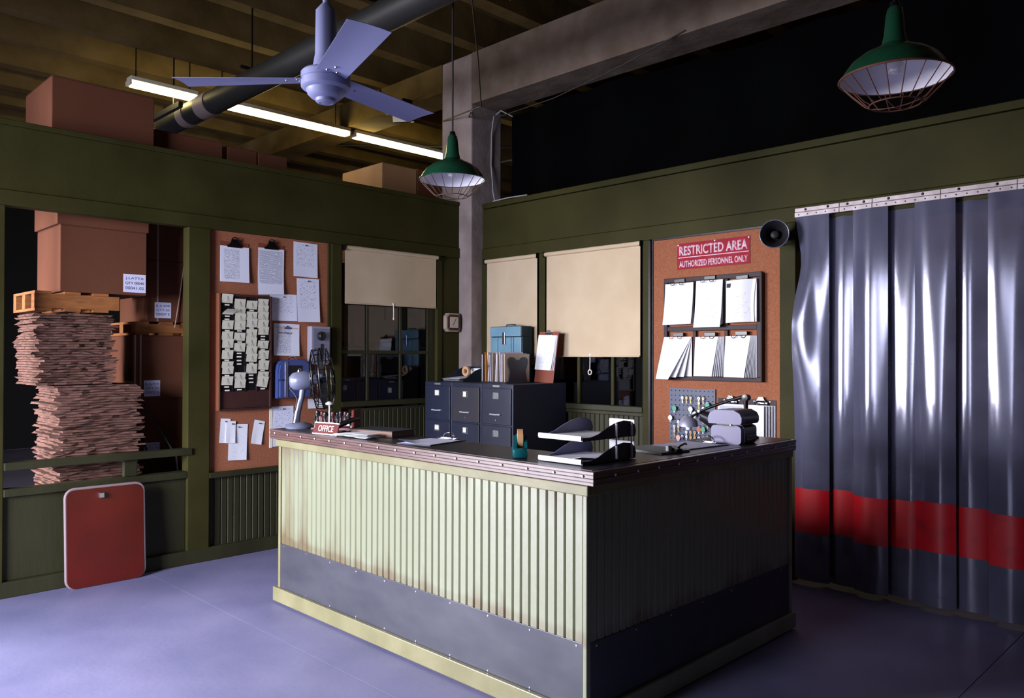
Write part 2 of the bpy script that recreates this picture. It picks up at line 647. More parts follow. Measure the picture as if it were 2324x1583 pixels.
# ---- ceiling: slab, joists, beam
cei = struct(MB().box(-9, 9, -9, 6, 4.75, 4.95).build('ceiling', 'ceiling_concrete'), 'ribbed concrete warehouse ceiling')
jm = MB().box(-.075, .075, -9, 6, 4.43, 4.75).mesh('joist', 'ceiling_concrete')
for k in range(24):
    link('joist', jm, cei, (-8.6 + k * 0.74, 0, 0))
MB().box(-9, -.263, -.25, .10, 4.15, 4.43).build('beam', 'ceiling_concrete', cei)
MB().box(.174, 9, -.25, .10, 3.94, 4.43).build('beam', 'concrete', cei)
MB().box(-9, 9, -6.2, -5.85, 4.1, 4.43).build('beam', 'concrete', cei)
col = MB()
col.cbox(-.263, .174, -.25, .15, 0, 4.43, .012)
tag(struct(col.build('column', 'column_concrete')), 'rough square concrete column in the room corner', 'column')
struct(bpy.data.objects['column'])

# ---- outer shell
struct(MB().box(-9.2, -9, -9, 6, 0, 4.75).build('wall_warehouse', 'shell_dark'))
struct(MB().box(-9, 9, 6, 6.2, 0, 4.75).build('wall_far', 'shell_dark'))
struct(MB().box(9, 9.2, -9, 6, 0, 4.75).build('wall_side', 'shell_mid'))
wr = MB()
wr.box(-9, -2.7, -9.2, -9, 0, 4.75).box(3.6, 9, -9.2, -9, 0, 4.75).box(.3, 1.4, -9.2, -9, .9, 3.0).box(-2.7, 3.6, -9.2, -9, 0, .9).box(-2.7, 3.6, -9.2, -9, 3.0, 4.75)
struct(wr.build('wall_rear', 'shell_dark'))
for n_, lab, cx_, hw in ((4, 'large warehouse window on the rear wall, left', -1.2, 1.5), (5, 'warehouse window on the rear wall, right', 2.5, 1.1)):
    w4 = setting('window_%d' % n_, lab, (cx_, -9.1, .9))
    MB().box(-hw, hw, -.03, .03, 0, .05).box(-hw, hw, -.03, .03, 2.05, 2.1).box(-hw, -hw + .05, -.03, .03, 0, 2.1).box(hw - .05, hw, -.03, .03, 0, 2.1).build('window_frame', 'shell_dark', w4)
    for k in (1, 2):
        MB().box(-hw + 2 * hw * k / 3 - .02, -hw + 2 * hw * k / 3 + .02, -.02, .02, .05, 2.05).build('mullion', 'shell_dark', w4)

# ---- beadboard: one board = one object
PITCH = 0.0505


def board_mesh(h, m, d=0.014, w=PITCH, bev=0.005, gap=0.003):
    a, b = gap / 2, w - gap / 2
    pts = [(a, 0), (a, -d + bev), (a + bev, -d), (b - bev, -d), (b, -d + bev), (b, 0)]
    return MB().prism(pts, 0, h, 'z').mesh('board', m)


def boards(parent, n, h, m, origin, rz, bev=0.0055):
    me = board_mesh(h, m, bev=bev)
    d = Vector((math.cos(rz), math.sin(rz), 0))
    for k in range(n):
        link('board', me, parent, Vector(origin) + d * (k * PITCH), (0, 0, rz))


# ---- left wall (plane x = 0)
wl = setting('wall_left', 'olive green timber partition on the left')


def lwb(name, y0, y1, z0, z1, x0=-.08, x1=0.0, m='wall_green', c=.005):
    return MB().cbox(x0, x1, y0, y1, z0, z1, c).build(name, m, wl)


lwb('fascia', -5.75, -.25, 2.575, 2.985)
lwb('cap_rail', -5.77, -.25, 2.985, 3.02, -.10, .012)
lwb('header_rail', -5.75, -.25, 2.475, 2.572, -.08, .014)
lwb('post', -5.75, -5.6, 0, 2.474, -.08, .02)
lwb('post', -4.22, -4.06, 0, 2.474, -.08, .012)
lwb('post', -2.90, -2.735, 0, 2.474, -.08, .02)
lwb('post', -1.685, -1.585, 0, 2.474, -.08, .014)
lwb('stile', -.535, -.475, 1.12, 2.474, -.05, .016)
lwb('end_panel', -.475, -.25, 0, 2.474, -.08, .004)
# bay with rails
for (a, b) in ((-5.6, -4.22), (-4.06, -2.90)):
    lwb('rail', a, b + (.03 if b == -2.90 else 0), .800, .850, -.04, .035, 'wall_green_dark')
    lwb('rail', a, b, .632, .682, -.06, .022, 'wall_green_dark')
    lwb('lower_panel', a, b, .10, .630, -.06, -.012, 'wall_green_dark')
lwb('rail_block', -3.335, -3.245, .683, .799, -.04, .0, 'wall_green_dark')
# cork bay
lwb('rail', -2.735, -1.685, .610, .652, -.05, .024, 'wall_green_dark')
MB().box(-.06, -.03, -2.735, -.25, .05, .62).build('backing', 'groove_dark', wl)
boards(wl, 20, .51, 'wall_green_dark', (-.03, -2.73, .10), LW)
# window bay, below the sill
MB().box(-.06, -.03, -1.585, -.475, .60, 1.07).build('backing', 'groove_dark', wl)
boards(wl, 22, .95, 'wall_green_dark', (-.03, -1.585, .10), LW)
struct(MB().cbox(-.06, .028, -5.75, -.25, 0, .10, .006).build('baseboard_left', 'wall_green_dark'))
# cork panel on the left wall
MB().box(-.04, -.012, -2.735, -1.685, .652, 2.474).build('cork_panel', 'cork', wl, label='brown cork panel set in the wall')
MB().box(-.012, .006, -1.712, -1.686, .66, 2.47).build('cork_edge', 'wall_green', wl)

# window 1 in the left wall, with glazing bars and panes
w1 = setting('window_1', 'dark paned window in the left partition', (0, -1.06, 1.09), (0, 0, LW))
MB().cbox(-.525, .525, -.02, .05, 0.0, .045, .004).build('window_sill', 'wall_green_dark', w1)
ypos = [-.525, -.235, .125, .445, .525]
for k in (1, 2, 3):
    MB().cbox(ypos[k] - .012, ypos[k] + .012, .02, .05, .046, 1.38, .003).build('glazing_bar', 'wall_green_dark', w1)
for k in range(3):
    MB().cbox(ypos[k] + .013, ypos[k + 1] - .013, .02, .05, .455, .485, .003).build('transom', 'wall_green_dark', w1)
for k in range(3):
    for z0, z1 in ((.046, .455), (.486, 1.38)):
        MB().box(ypos[k] + .012, ypos[k + 1] - .012, .034, .038, z0, z1).build('pane', 'pane_glass', w1)
MB().box(.458, .525, .02, .05, .046, 1.38).build('window_jamb', 'wall_green_dark', w1)

# ---- right wall (plane y = -0.1)
RY = -.1
wrt = setting('wall_right', 'olive green timber partition on the right')


def rwb(name, x0, x1, z0, z1, d0=.08, d1=0.0, m='wall_green', c=.005):
    return MB().cbox(x0, x1, RY - d1, RY + d0, z0, z1, c).build(name, m, wrt)


rwb('fascia', .174, 9, 2.565, 2.945)
rwb('cap_rail', .174, 9, 2.950, 3.0, .12, .010, 'wall_green')
rwb('header_rail', .174, 9, 2.455, 2.562, .08, .012)
rwb('stile', .174, .236, 0, 2.454, .08, .012)
rwb('stile', .932, 1.008, 1.12, 2.454, .06, .016)
rwb('stile', 2.063, 2.128, 0, 2.454, .08, .014)
rwb('post', 3.222, 3.338, 0, 2.454, .12, .016, 'wall_green')
rwb('post', 5.10, 5.25, 0, 2.454, .12, .016, 'wall_green')
rwb('plain_panel', 5.25, 9, 0, 2.454, .08, 0, 'wall_green')
rwb('rail', .236, 2.063, 1.045, 1.075, .05, .012, 'wall_green_dark')
MB().box(.236, 2.063, RY + .03, RY + .06, .05, 1.06).build('backing', 'groove_dark', wrt)
boards(wrt, 36, .945, 'wall_green_dark', (.240, RY + .03, .10), 0)
MB().cbox(.236, 2.063, RY - .012, RY + .05, 0, .10, .006).build('base_rail', 'wall_green_dark', wrt)
# cork panel with a black metal edge
MB().box(2.163, 3.222, RY - .004, RY + .03, .65, 2.440).build('cork_panel', 'cork', wrt, label='brown cork panel beside the strip door')
MB().box(2.130, 2.150, RY - .03, RY + .03, 0, 2.445).build('panel_edge', 'black_metal', wrt)
MB().box(2.152, 2.160, RY - .014, RY + .03, 0, 2.445).build('edge_strip', 'galv', wrt)
MB().box(2.160, 3.222, RY - .018, RY + .03, 2.441, 2.454).build('panel_edge', 'black_metal', wrt)
MB().box(2.163, 3.222, RY - .004, RY + .05, 0, .65).build('lower_panel', 'wall_green_dark', wrt)
# windows 2 and 3 in the right wall
w2 = setting('window_2', 'narrow window in the right partition behind its blind', (.584, RY, 1.077))
MB().cbox(-.346, .346, -.02, .05, 0, .045, .004).build('window_sill', 'wall_green_dark', w2)
MB().box(-.346, .346, .034, .038, .046, 1.376).build('pane', 'pane_glass', w2)
w3 = setting('window_3', 'wide window in the right partition with two glazing bars', (1.5355, RY, 1.077))
MB().cbox(-.526, .526, -.02, .05, 0, .045, .004).build('window_sill', 'wall_green_dark', w3)
xs3 = [-.526, -.163, .204, .526]
for k in (1, 2):
    MB().cbox(xs3[k] - .014, xs3[k] + .014, .015, .05, .046, 1.376, .003).build('glazing_bar', 'wall_green', w3)
for k in range(3):
    MB().box(xs3[k] + (.014 if k else 0), xs3[k + 1] - (.014 if k < 2 else 0), .034, .038, .046, 1.376).build('pane', 'pane_glass', w3)

# ---- roller blinds


def blind(label, loc, rz, w, drop, ring):
    t = thing('roller_blind', label, 'blind', loc, (0, 0, rz))

    def fn(u, v):
        return (0, -.006 * math.sin(PI * u) * v + .004 * math.sin(3 * PI * u) * v, -.004 * math.sin(PI * u))
    b = MB().sheet(w - .03, drop, fn, 16, 14, .0015, M=Tm(0, -.014, -.018)).build('blind_cloth', 'blind_cloth', t, True)
    MB().tube([(-w / 2 + .018, -.0165, -.018 - drop), (w / 2 - .018, -.0165, -.018 - drop)], .006, 8).build('hem_bar', 'blind_cloth', t, True)
    MB().cyl((-w / 2, -.02, -.018), (w / 2, -.02, -.018), .019, 16).build('roller', 'blind_cloth', t, True)
    for s in (-1, 1):
        MB().box(s * w / 2 - .003, s * w / 2 + .003, -.045, .0, -.045, .005).build('bracket', 'black_metal', t)
    zb = -.018 - drop
    c = MB().tube([(0, -.024, zb + .012), (.001, -.026, zb - .06), (0, -.026, zb - .115)], .004, 6).build('pull_cord', 'blind_cord', t, True)
    if ring:
        MB().tube([(.018 * math.cos(a * PI / 8), -.026, zb - .135 + .02 * math.sin(a * PI / 8)) for a in range(16)], .005, 6, closed=True).build('pull_ring', 'blind_cord', c, True)
    else:
        MB().lathe([(0.001, -.012), (.007, -.006), (.007, .006), (.001, .012)], 10, Tm(0, -.026, zb - .12)).build('pull_bead', 'blind_cord', c, True)
    MB().lathe([(.012, 0), (.008, .006), (.001, .008)], 10, Tm(0, -.022, zb + .012, rx=PI / 2)).build('cord_button', 'white_paint', t, True)
    return t


blind('half-lowered tan roller blind on the left wall window', (.004, -1.055, 2.472), LW, 1.035, .475, False)
blind('narrow cream roller blind behind the blue metal box', (.583, RY - .002, 2.452), 0, .69, .98, False)
blind('wide cream roller blind with a ring pull on the right wall', (1.5355, RY - .002, 2.452), 0, 1.045, .905, True)

# ---- black backdrop cloth behind the right wall
cb = MB()
NX = 60
vs, fs = [], []
for j in range(9):
    for i in range(NX + 1):
        x = .19 + i * (8.6 / NX)
        y = .24 + .03 * math.sin(i * 1.1) + .04 * math.sin(i * .37 + 1.5) * (1 - j / 12)
        vs.append((x + .012 * math.sin(j * 1.7) * (1 if i == 0 else 0), y, 3.94 - (3.94 if x < 3.2 else 1.5) * (j / 8) + .002))
for j in range(8):
    for i in range(NX):
        a = j * (NX + 1) + i
        fs.append((a, a + NX + 1, a + NX + 2, a + 1))
n0 = len(vs)
vs += [(p[0], p[1] + .004, p[2]) for p in vs]
fs += [tuple(n0 + q for q in reversed(f_)) for f_ in fs]
cb.add(vs, fs)
tag(cb.build('backdrop_cloth', 'curtain_black', None, True), 'black backdrop cloth hanging under the concrete beam above the right wall', 'curtain')

# ---- clear strip door
sd = thing('strip_door', 'clear vinyl strip door curtain with a red band and steel hanging rail', 'strip curtain', (3.347, RY - .03, 0))
RIV = MB().lathe([(.005, 0), (.004, .003), (.001, .004)], 8, Tm(rx=PI / 2)).mesh('rivet', 'galv', True)
x = 0.0
for k, w in enumerate((.305, .21, .40, .40, .42)):
    MB().cbox(x + .001, x + w - .001, -.016, -.004, 2.512, 2.540, .002).build('rail_plate', 'rail_steel', sd)
    p2 = MB().cbox(x + .001, x + w - .001, -.020, -.006, 2.478, 2.510, .002).build('clamp_plate', 'rail_steel', sd)
    nb = max(2, int(w / .055))
    for q in range(nb):
        link('rivet', RIV, p2, (x + (q + .5) * w / nb, -.020, 2.494))
    for q in (.25, .75):
        MB().lathe([(.009, 0), (.007, .002), (.001, .003)], 10, Tm(x + w * q, -.016, 2.526, rx=PI / 2)).build('bolt', 'black_metal', sd, True)
    x += w
SW = [(.005, .235), (.205, .225), (.395, .22), (.57, .23), (.77, .23), (.97, .23), (1.17, .23), (1.37, .23), (1.53, .215)]
for k, (x0, w) in enumerate(SW):
    ph = random.uniform(0, 6)
    yo = -.016 if k % 2 == 0 else .036
    amp = random.uniform(.024, .034)
    slope = random.uniform(-.09, .09)

    def wav(u, v, ph=ph, amp=amp, w=w, k=k, slope=slope):
        gr = .25 + .75 * min(1, v * 1.8)
        y = -amp * gr * math.cos(PI * (u - .5)) + slope * w * gr * (u - .5) + .002 * math.sin(9 * u + ph + 2 * v)
        dx = 0
        if k == 0:      # the first strip curls away from the post
            y += -.05 * math.exp(-((v - .32) / .16) ** 2) * (1 - u) ** 2
            dx = .05 * math.exp(-((v - .13) / .09) ** 2) * (1 - u) ** 1.5
        return (dx, y, 0)
    st = MB().sheet(w, 2.445, wav, 18, 30, .0025, x0=x0, M=Tm(0, yo - .008, 2.478)).build('strip', 'vinyl_clear', sd, True)

    def wav2(u, v, wav=wav, k=k):
        z = .645 - .297 * v + .012 * math.sin(k * 1.9)
        d = wav(u, (2.478 - z) / 2.445)
        return (d[0], d[1], .012 * math.sin(k * 1.9))
    MB().sheet(w - .002, .297, wav2, 18, 4, .0008, x0=x0 + .001, M=Tm(0, yo - .0105, .645)).build('red_band', 'band_red', st, True)

# ---- beam and wall cables
tag(MB().tube([(.178, -.258, 3.86), (.19, -.30, 3.80), (.7, -.34, 3.70), (1.3, -.33, 3.72), (2.0, -.30, 3.83), (2.55, -.26, 3.96)], .005, 6).build('sagging_wire', 'wire_black', None, True), 'thin wire sagging from the column to the concrete beam', 'cable')
tag(MB().tube([(.50, -.02, 3.80), (.32, .0, 3.90), (.22, .0, 3.86), (.19, .0, 3.7), (.185, .0, 3.4), (.215, .0, 3.12), (.245, .0, 3.02), (.30, -.08, 3.014), (.5, -.08, 3.020), (.75, -.08, 3.012)], .006, 6).build('white_cable', 'wire_white', None, True), 'white cable running down beside the black cloth and along the wall top', 'cable')

# ================================================================== the counter
ct = thing('service_counter', 'green beadboard service counter with dark wooden edge and steel kick plate', 'counter', (0, 0, 0))
FY, RX = -2.862, 3.752          # faces of the boards
# carcass (L-shaped)
MB().box(1.30, RX - .02, FY + .02, -2.54, .02, 1.0).box(3.42, RX - .02, -2.54, -1.05, .02, 1.0).build('carcass', 'groove_dark', ct)
# top: black laminate with stacked wooden edge strips
MB().prism([(1.225, -2.855), (3.775, -2.855), (3.775, -1.10), (3.40, -1.10), (3.40, -2.50), (1.225, -2.50)], 1.010, 1.070, 'z').build('top', 'laminate_black', ct)
for k in range(4):
    z0 = 1.012 + k * .0147
    d = .022 + (.003 if k in (1, 3) else 0)
    MB().cbox(1.200 - d + .022, 3.802 + d - .022, FY - .018 - d + .022, FY + .006, z0 - .002, z0 + .0125, .0025).build('edge_strip', 'trim_wood', ct)
    MB().cbox(RX + .0235, 3.802 + d - .022, FY + .0065, -1.098, z0 - .002, z0 + .0125, .0025).build('edge_strip', 'trim_wood', ct)
    MB().cbox(1.200 - d + .022, 1.2245, FY + .0065, -2.50, z0 - .002, z0 + .0125, .0025).build('edge_strip', 'trim_wood', ct)
nm = MB().lathe([(.0055, 0), (.005, .003), (.001, .005)], 8, Tm(rx=PI / 2)).mesh('nail_head', 'white_stud', True)
for k in range(17):
    link('nail_head', nm, ct, (1.268 + k * .155, FY - .0215, 1.047))
for k in range(11):
    link('nail_head', nm, ct, (3.8055, FY + .12 + k * .155, 1.045), (0, 0, PI / 2))
# moulding under the top
MB().cbox(1.282, 3.776, FY - .024, FY - .002, .968, 1.0095, .004).build('moulding', 'counter_green_b', ct)
MB().cbox(RX + .002, RX + .024, FY - .0015, -1.075, .968, 1.0095, .004).build('moulding', 'counter_green_b', ct)
# beadboard
boards(ct, 48, .61, 'counter_green', (1.313, FY + .014, .36), 0, .006)
boards(ct, 35, .61, 'counter_green', (RX - .014, FY + .022, .36), PI / 2, .006)
# corner and end strips
MB().cbox(1.285, 1.312, FY - .006, FY + .03, .02, .9675, .004).build('end_strip', 'counter_green_b', ct)
MB().cbox(RX - .016, RX + .006, FY - .006, FY + .021, .02, .9675, .004).build('corner_strip', 'counter_green', ct)
MB().cbox(RX - .03, RX + .008, -1.088, -1.055, .02, .9675, .004).build('end_strip', 'counter_green', ct)
# steel kick plates with screws
MB().cbox(1.3125, RX - .0165, FY - .004, FY + .012, .085, .368, .0015).build('kick_plate', 'galv', ct)
MB().cbox(RX - .012, RX + .004, FY + .0215, -1.0885, .085, .368, .0015).build('kick_plate', 'galv', ct)
sm = MB().lathe([(.006, 0), (.005, .002), (.001, .003)], 8, Tm(rx=PI / 2)).mesh('screw', 'steel', True)
for k in range(10):
    for z in (.352, .105):
        link('screw', sm, ct, (1.345 + k * .262, FY - .004, z))
for k in range(7):
    link('screw', sm, ct, (RX + .004, FY + .06 + k * .27, .352), (0, 0, PI / 2))
# skirting
MB().cbox(1.262, RX + .020, FY - .028, FY - .005, .012, .098, .004).build('skirting', 'counter_green_b', ct)
MB().cbox(RX + .0045, RX + .028, FY - .0045, -1.05, .012, .098, .004).build('skirting', 'counter_green', ct)
MB().cbox(1.262, 1.2845, FY - .0045, -2.54, .012, .098, .004).build('skirting', 'counter_green_b', ct)
MB().box(1.31, RX - .05, FY + .03, FY + .12, 0, .02).box(3.45, 3.6, -2.5, -1.1, 0, .02).build('foot_block', 'groove_dark', ct)
MB().cyl((1.30, FY + .01, 0), (1.30, FY + .01, .02), .02, 12).build('foot', 'black_rubber', ct)
ZT = 1.070

# ================================================================== filing cabinets
names = ['leftmost', 'middle', 'rightmost']
labs = ['navy steel filing cabinet beside the column, leftmost of the three', 'navy filing cabinet with a brownish top drawer, middle of the three', 'navy steel filing cabinet with its bare side showing, rightmost of the three']
for c in range(3):
    x0 = .128 + c * .378
    t = thing('filing_cabinet', labs[c], 'filing cabinet', (x0 + .189, -.77, 0), group='navy filing cabinets')
    MB().cbox(-.187, .187, 0, .655, 0, 1.298, .004).build('body', 'navy_steel', t)
    for d in range(4):
        z1 = 1.262 - d * .312
        z0 = z1 - .300
        dr = MB().cbox(-.170, .170, -.014, -.0005, z0, z1, .004).build('drawer', 'brown_drawer' if (c == 1 and d == 0) else 'navy_steel', t)
        if d > 1:
            continue
        zc = z1 - .062
        h = MB()
        h.box(-.034, .034, -.018, -.014, zc - .026, zc - .022).box(-.034, .034, -.018, -.014, zc + .022, zc + .026).box(-.034, -.030, -.018, -.014, zc - .026, zc + .026).box(.030, .034, -.018, -.014, zc - .026, zc + .026)
        h.build('label_holder', 'card_holder', dr)
        cw = (.026, .020, .0)[c]
        if c < 2:
            MB().box(-.029, -.029 + 2 * cw, -.0165, -.0145, zc - .021 + .004 * d, zc + .021 + .006 * d).build('label_card', 'cream_card', dr)
        else:
            MB().box(-.029, .029, -.016, -.0145, zc - .021, zc + .021).build('label_card', 'folder_grey', dr)
        zh = z1 - .215
        hd = MB().tube([(-.058, -.030, zh), (.0, -.034, zh - .002), (.058, -.030, zh)], .006, 8)
        hd.cyl((-.054, -.014, zh), (-.054, -.032, zh), .006, 8).cyl((.054, -.014, zh), (.054, -.032, zh), .008, 8)
        hd.build('handle', 'bright_metal', dr, True)
        MB().lathe([(.007, 0), (.006, .004), (.001, .005)], 10, Tm(-.005, -.014, zh - .05, rx=PI / 2)).build('lock', 'steel', dr, True)
    if c != 1:
        MB().box(-.05 + .0, .03, -.003, -.0005, 1.272, 1.287).build('maker_plate', 'card_holder', t)
ZC = 1.298

# ---- on the cabinets: paper tray, upright file holder, blue metal box, clipboard
t = thing('paper_tray', 'dark open paper tray with loose papers on the leftmost cabinet', 'tray', (.42, -.56, ZC))
MB().cbox(-.135, .135, -.13, .13, 0, .008, .002).build('base', 'holder_black', t)
for s in (-1, 1):
    pr = [(-.13, 0), (.13, 0), (.13, .115), (.11, .125), (.02, .10), (-.06, .05), (-.13, .02)]
    MB().prism(pr, s * .135 - .003, s * .135 + .003, 'x').build('side', 'navy_steel' if s < 0 else 'holder_black', t)
MB().cbox(-.132, .132, .124, .130, .008, .135, .002).build('back', 'navy_steel', t)
for k in range(4):
    MB().box(-.11, .11, -.14, .11, 0, .002, Tm(.0 + .004 * k, -.01 * k, .010 + k * .009, .05 * (k - 1.5), .02 * k)).build('sheet', ('folder_grey', 'paper', 'holder_black', 'paper')[k], t)
MB().box(-.02, .115, .100, .104, .012, .125, Tm(0, 0, 0, 0, -.06)).build('reflection_card', 'paper', t)  # white card standing in for a bright reflection at the tray back
MB().lathe([(.022, -.012), (.045, -.012), (.045, .012), (.022, .012)], 20, Tm(-.01, .04, .092, rx=0), 'y', closed=True).build('tape_roll', 'tape_roll', t, True)

t = thing('file_sorter', 'upright black file sorter full of folders on the middle cabinet', 'file sorter', (.725, -.632, ZC))
MB().cbox(0, .31, 0, .30, 0, .010, .002).build('base', 'holder_black', t)
prof = [(.03, 0), (.27, 0), (.255, .05), (.245, .10), (.272, .17), (.268, .205), (.24, .222), (.20, .218), (.172, .195), (.128, .195), (.10, .218), (.06, .222), (.032, .205), (.028, .17), (.055, .10), (.045, .05)]
MB().prism(prof, .302, .308, 'x').build('end_plate', 'holder_black', t)
MB().prism(prof, .150, .154, 'x').build('divider', 'holder_black', t)
MB().prism(prof, .002, .006, 'x').build('divider', 'holder_black', t)
fold = [(.012, 'paper', .0), (.028, 'ink_black', .02), (.050, 'orange_folder', .04), (.060, 'orange_folder', .02), (.085, 'manila', -.10), (.098, 'paper', .20), (.122, 'label_white', .22), (.142, 'manila', .0), (.178, 'paper_pink', -.14), (.192, 'paper_pink', -.06), (.205, 'manila', .02), (.238, 'label_white', .12), (.250, 'paper', .02), (.268, 'manila', -.05)]
for k, (fx, m_, ti) in enumerate(fold):
    hh = .232 + .010 * ((k * 7) % 3)
    MB().box(-.0025, .0025, .004, .29, 0, hh, Tm(fx, 0, .012, .0, 0, -ti * .35)).build('folder', m_, t)
MB().box(.290, .2985, .0, .30, .012, .248).build('folder', 'manila', t)

t = thing('metal_file_box', 'pale blue metal file box with a latch on top of the cabinets', 'box', (.69, -.225, ZC))
MB().cbox(-.20, .20, -.06, .07, 0, .405, .006).build('body', 'teal_box_dark', t)
MB().cbox(-.195, .195, -.072, -.0605, .0, .400, .005).build('front_panel', 'teal_box', t)
MB().cbox(-.2, .2, -.070, .07, .4055, .500, .006).build('lid', 'teal_box_dark', t)
MB().cbox(-.195, .195, -.078, -.0705, .408, .496, .004).build('lid_front', 'teal_box', t)
for xx in (-.095, .075, .105):
    MB().box(xx - .003, xx + .003, -.080, -.072, .0, .40).build('rib', 'teal_box', t)
MB().cbox(-.022, .008, -.092, -.079, .335, .445, .003).build('latch', 'steel', t)
MB().cbox(-.016, .004, -.0955, -.0925, .345, .385, .002).build('latch_tongue', 'office_red', t)
MB().tube([(-.06, 0, .5), (-.055, 0, .515), (.055, 0, .515), (.06, 0, .5)], .006, 8).build('carry_handle', 'teal_box_dark', t, True)


def clip_parts(t, x, y, z, M=None, w=.11, m='chrome'):
    """spring clip of a clipboard, drawn on a vertical board facing -y"""
    M = M or Matrix.Identity(4)
    K = M @ Tm(x, y, z)
    q = MB()
    q.cbox(-w / 2, w / 2, -.008, -.003, -.012, .010, .002, K)
    q.prism([(-.040, .010), (.040, .010), (.024, .030), (.016, .045), (-.016, .045), (-.024, .030)], -.008, -.004, 'y', K)
    q.tube([(-.030, -.010, .012), (.030, -.010, .012)], .007, 8, M=K)
    return q.build('clip', m, t, True)


t = thing('clipboard', 'brown clipboard with a white sheet propped upright on the cabinets', 'clipboard', (1.135, -.27, ZC), (-.13, 0, 0))
MB().cbox(-.112, .112, -.002, .002, .0, .445, .0015, Tm(0, 0, 0, 0, 0, .035)).build('board', 'masonite', t)
clip_parts(t, .014, -.003, .415, m='steel', w=.09)
for k in range(3):
    MB().sheet(.205, .305, lambda u, v, k=k: (.006 * k, -.004 * (2 - k) - .010 * (2 - k) * (v ** 2) * u, 0), 6, 8, .0008, M=Tm(.006, -.006, .415, 0, 0, .035)).build('sheet', 'paper_faint' if k == 0 else 'paper', t)

# ---- wall clock on the left wall end panel
t = thing('wall_clock', 'small eight-sided wall clock beside the concrete column', 'clock', (.004, -.365, 1.848), (0, 0, LW))
oc = lambda r, c: [(-r, -r + c), (-r + c, -r), (r - c, -r), (r, -r + c), (r, r - c), (r - c, r), (-r + c, r), (-r, r - c)]
MB().prism(oc(.088, .03), -.05, 0, 'y').build('case', 'clock_case', t)
MB().prism(oc(.074, .025), -.058, -.0502, 'y').build('bezel', 'rack_wood', t)
MB().box(-.052, .052, -.0605, -.0582, -.052, .052).build('dial', 'clock_face', t)
MB().box(-.0015, .0015, -.0625, -.061, 0, .042, Tm(0, 0, 0, 0, 0, .5)).build('hand', 'ink_black', t)
MB().box(-.0018, .0018, -.0625, -.061, 0, .030, Tm(0, 0, 0, 0, 0, PI + .55)).build('hand', 'ink_black', t)

# ================================================================== things on the left wall
LX = -.0115     # front of the cork panel


def lw_thing(name, label, cat, y, z, group=None, tilt=0.0, x=LX):
    return thing(name, label, cat, (x, y, z), (0, tilt, LW), group)


def pin(t, x, z, m='ink_black', y=-.004):
    MB().lathe([(.004, 0), (.006, .006), (.004, .010), (.001, .011)], 8, Tm(x, y, z, rx=PI / 2)).build('push_pin', m, t, True)


def black_clip(t, w=.12):
    q = MB()
    q.cbox(-w / 2, w / 2, -.016, -.003, -.030, -.012, .003)
    q.prism([(-.052, -.014), (.052, -.014), (.030, .010), (.024, .034), (-.024, .034), (-.030, .010)], -.016, -.010, 'y')
    q.tube([(-.026, -.020, .000), (.026, -.020, .000)], .009, 8)
    q.tube([(-.03, -.018, .018), (-.022, -.022, .040), (.0, -.022, .048), (.022, -.022, .040), (.03, -.018, .018)], .004, 6)
    return q.build('clip', 'black_metal', t, True)


# two clipboards at the top of the cork panel
t = lw_thing('clipboard', 'clipboard with a printed form at the top left of the left cork panel', 'clipboard', -2.537, 2.385)
MB().cbox(-.118, .118, -.004, -.0005, -.285, .012, .0015).build('board', 'masonite', t)
for k in range(2):
    MB().sheet(.230, .272, lambda u, v, k=k: (0, -.004 * (2 - k) - .012 * v * v * (1 - k), 0), 6, 8, .0008, M=Tm(.001, -.004, -.022)).build('sheet', 'paper_form' if k == 0 else 'paper', t, True)
black_clip(t)
t = lw_thing('clipboard', 'clipboard with a long curling list beside the other hanging clipboard', 'clipboard', -2.230, 2.400)
MB().cbox(-.113, .113, -.004, -.0005, -.305, .012, .0015).build('board', 'masonite', t)
MB().sheet(.222, .372, lambda u, v: (-.006 * v, -.006 - .035 * max(0, v - .55) ** 1.3, .012 * u * v), 6, 12, .0008, M=Tm(.0, -.004, -.022)).build('sheet', 'paper_list', t, True)
MB().sheet(.222, .33, lambda u, v: (0, -.003, 0), 2, 2, .0008, M=Tm(.002, -.002, -.022)).build('sheet', 'paper', t, True)
black_clip(t)


def pinned(label, y, z, w, h, m, tilt=0.0, curl=.01, pinx=0.0, off=0.0):
    t = lw_thing('paper_sheet', label, 'paper', y, z, None, tilt, LX + off)
    MB().sheet(w, h, lambda u, v: (0, -.003 - curl * v * v - .006 * abs(u - .5) * v, 0), 6, 8, .0008).build('sheet', m, t, True)
    pin(t, pinx, -.022, 'ink_black', -.0045)
    return t


pinned('white memo pinned at the top right of the left cork panel', -1.920, 2.455, .222, .282, 'paper_memo', .02)
pinned('white typed page pinned below the top right memo', -1.900, 2.162, .207, .358, 'paper_memo', -.015, off=.004)
pinned('pale sheet tucked between the card rack and a typed page', -2.120, 2.022, .238, .214, 'paper_memo', -.01, .006)
t = pinned('printed notice with a purple heading above the blue time clock', -2.088, 1.785, .228, .258, 'paper_form', .03, .014)
MB().box(-.10, .10, -.0048, -.004, -.040, -.030).build('heading_bar', 'tag_peach', t)
MB().box(-.02, .045, -.0052, -.0048, -.042, -.028).build('heading_bar', 'ink_blue', t)
text_mesh('heading_text', 'NOTICE', .014, 'ink_black', t, (-.01, -.0056, -.075), .12)
t = pinned('white page on a pad pinned low beside the desk fan', -2.118, 1.122, .185, .318, 'paper_memo', .0, .006)
MB().box(-.118, -.094, -.006, -.001, -.325, .0).build('pad_edge', 'cream_card', t)
pinned('small white slip pinned behind the desk fan', -1.820, 1.172, .15, .08, 'paper', .0, .004)

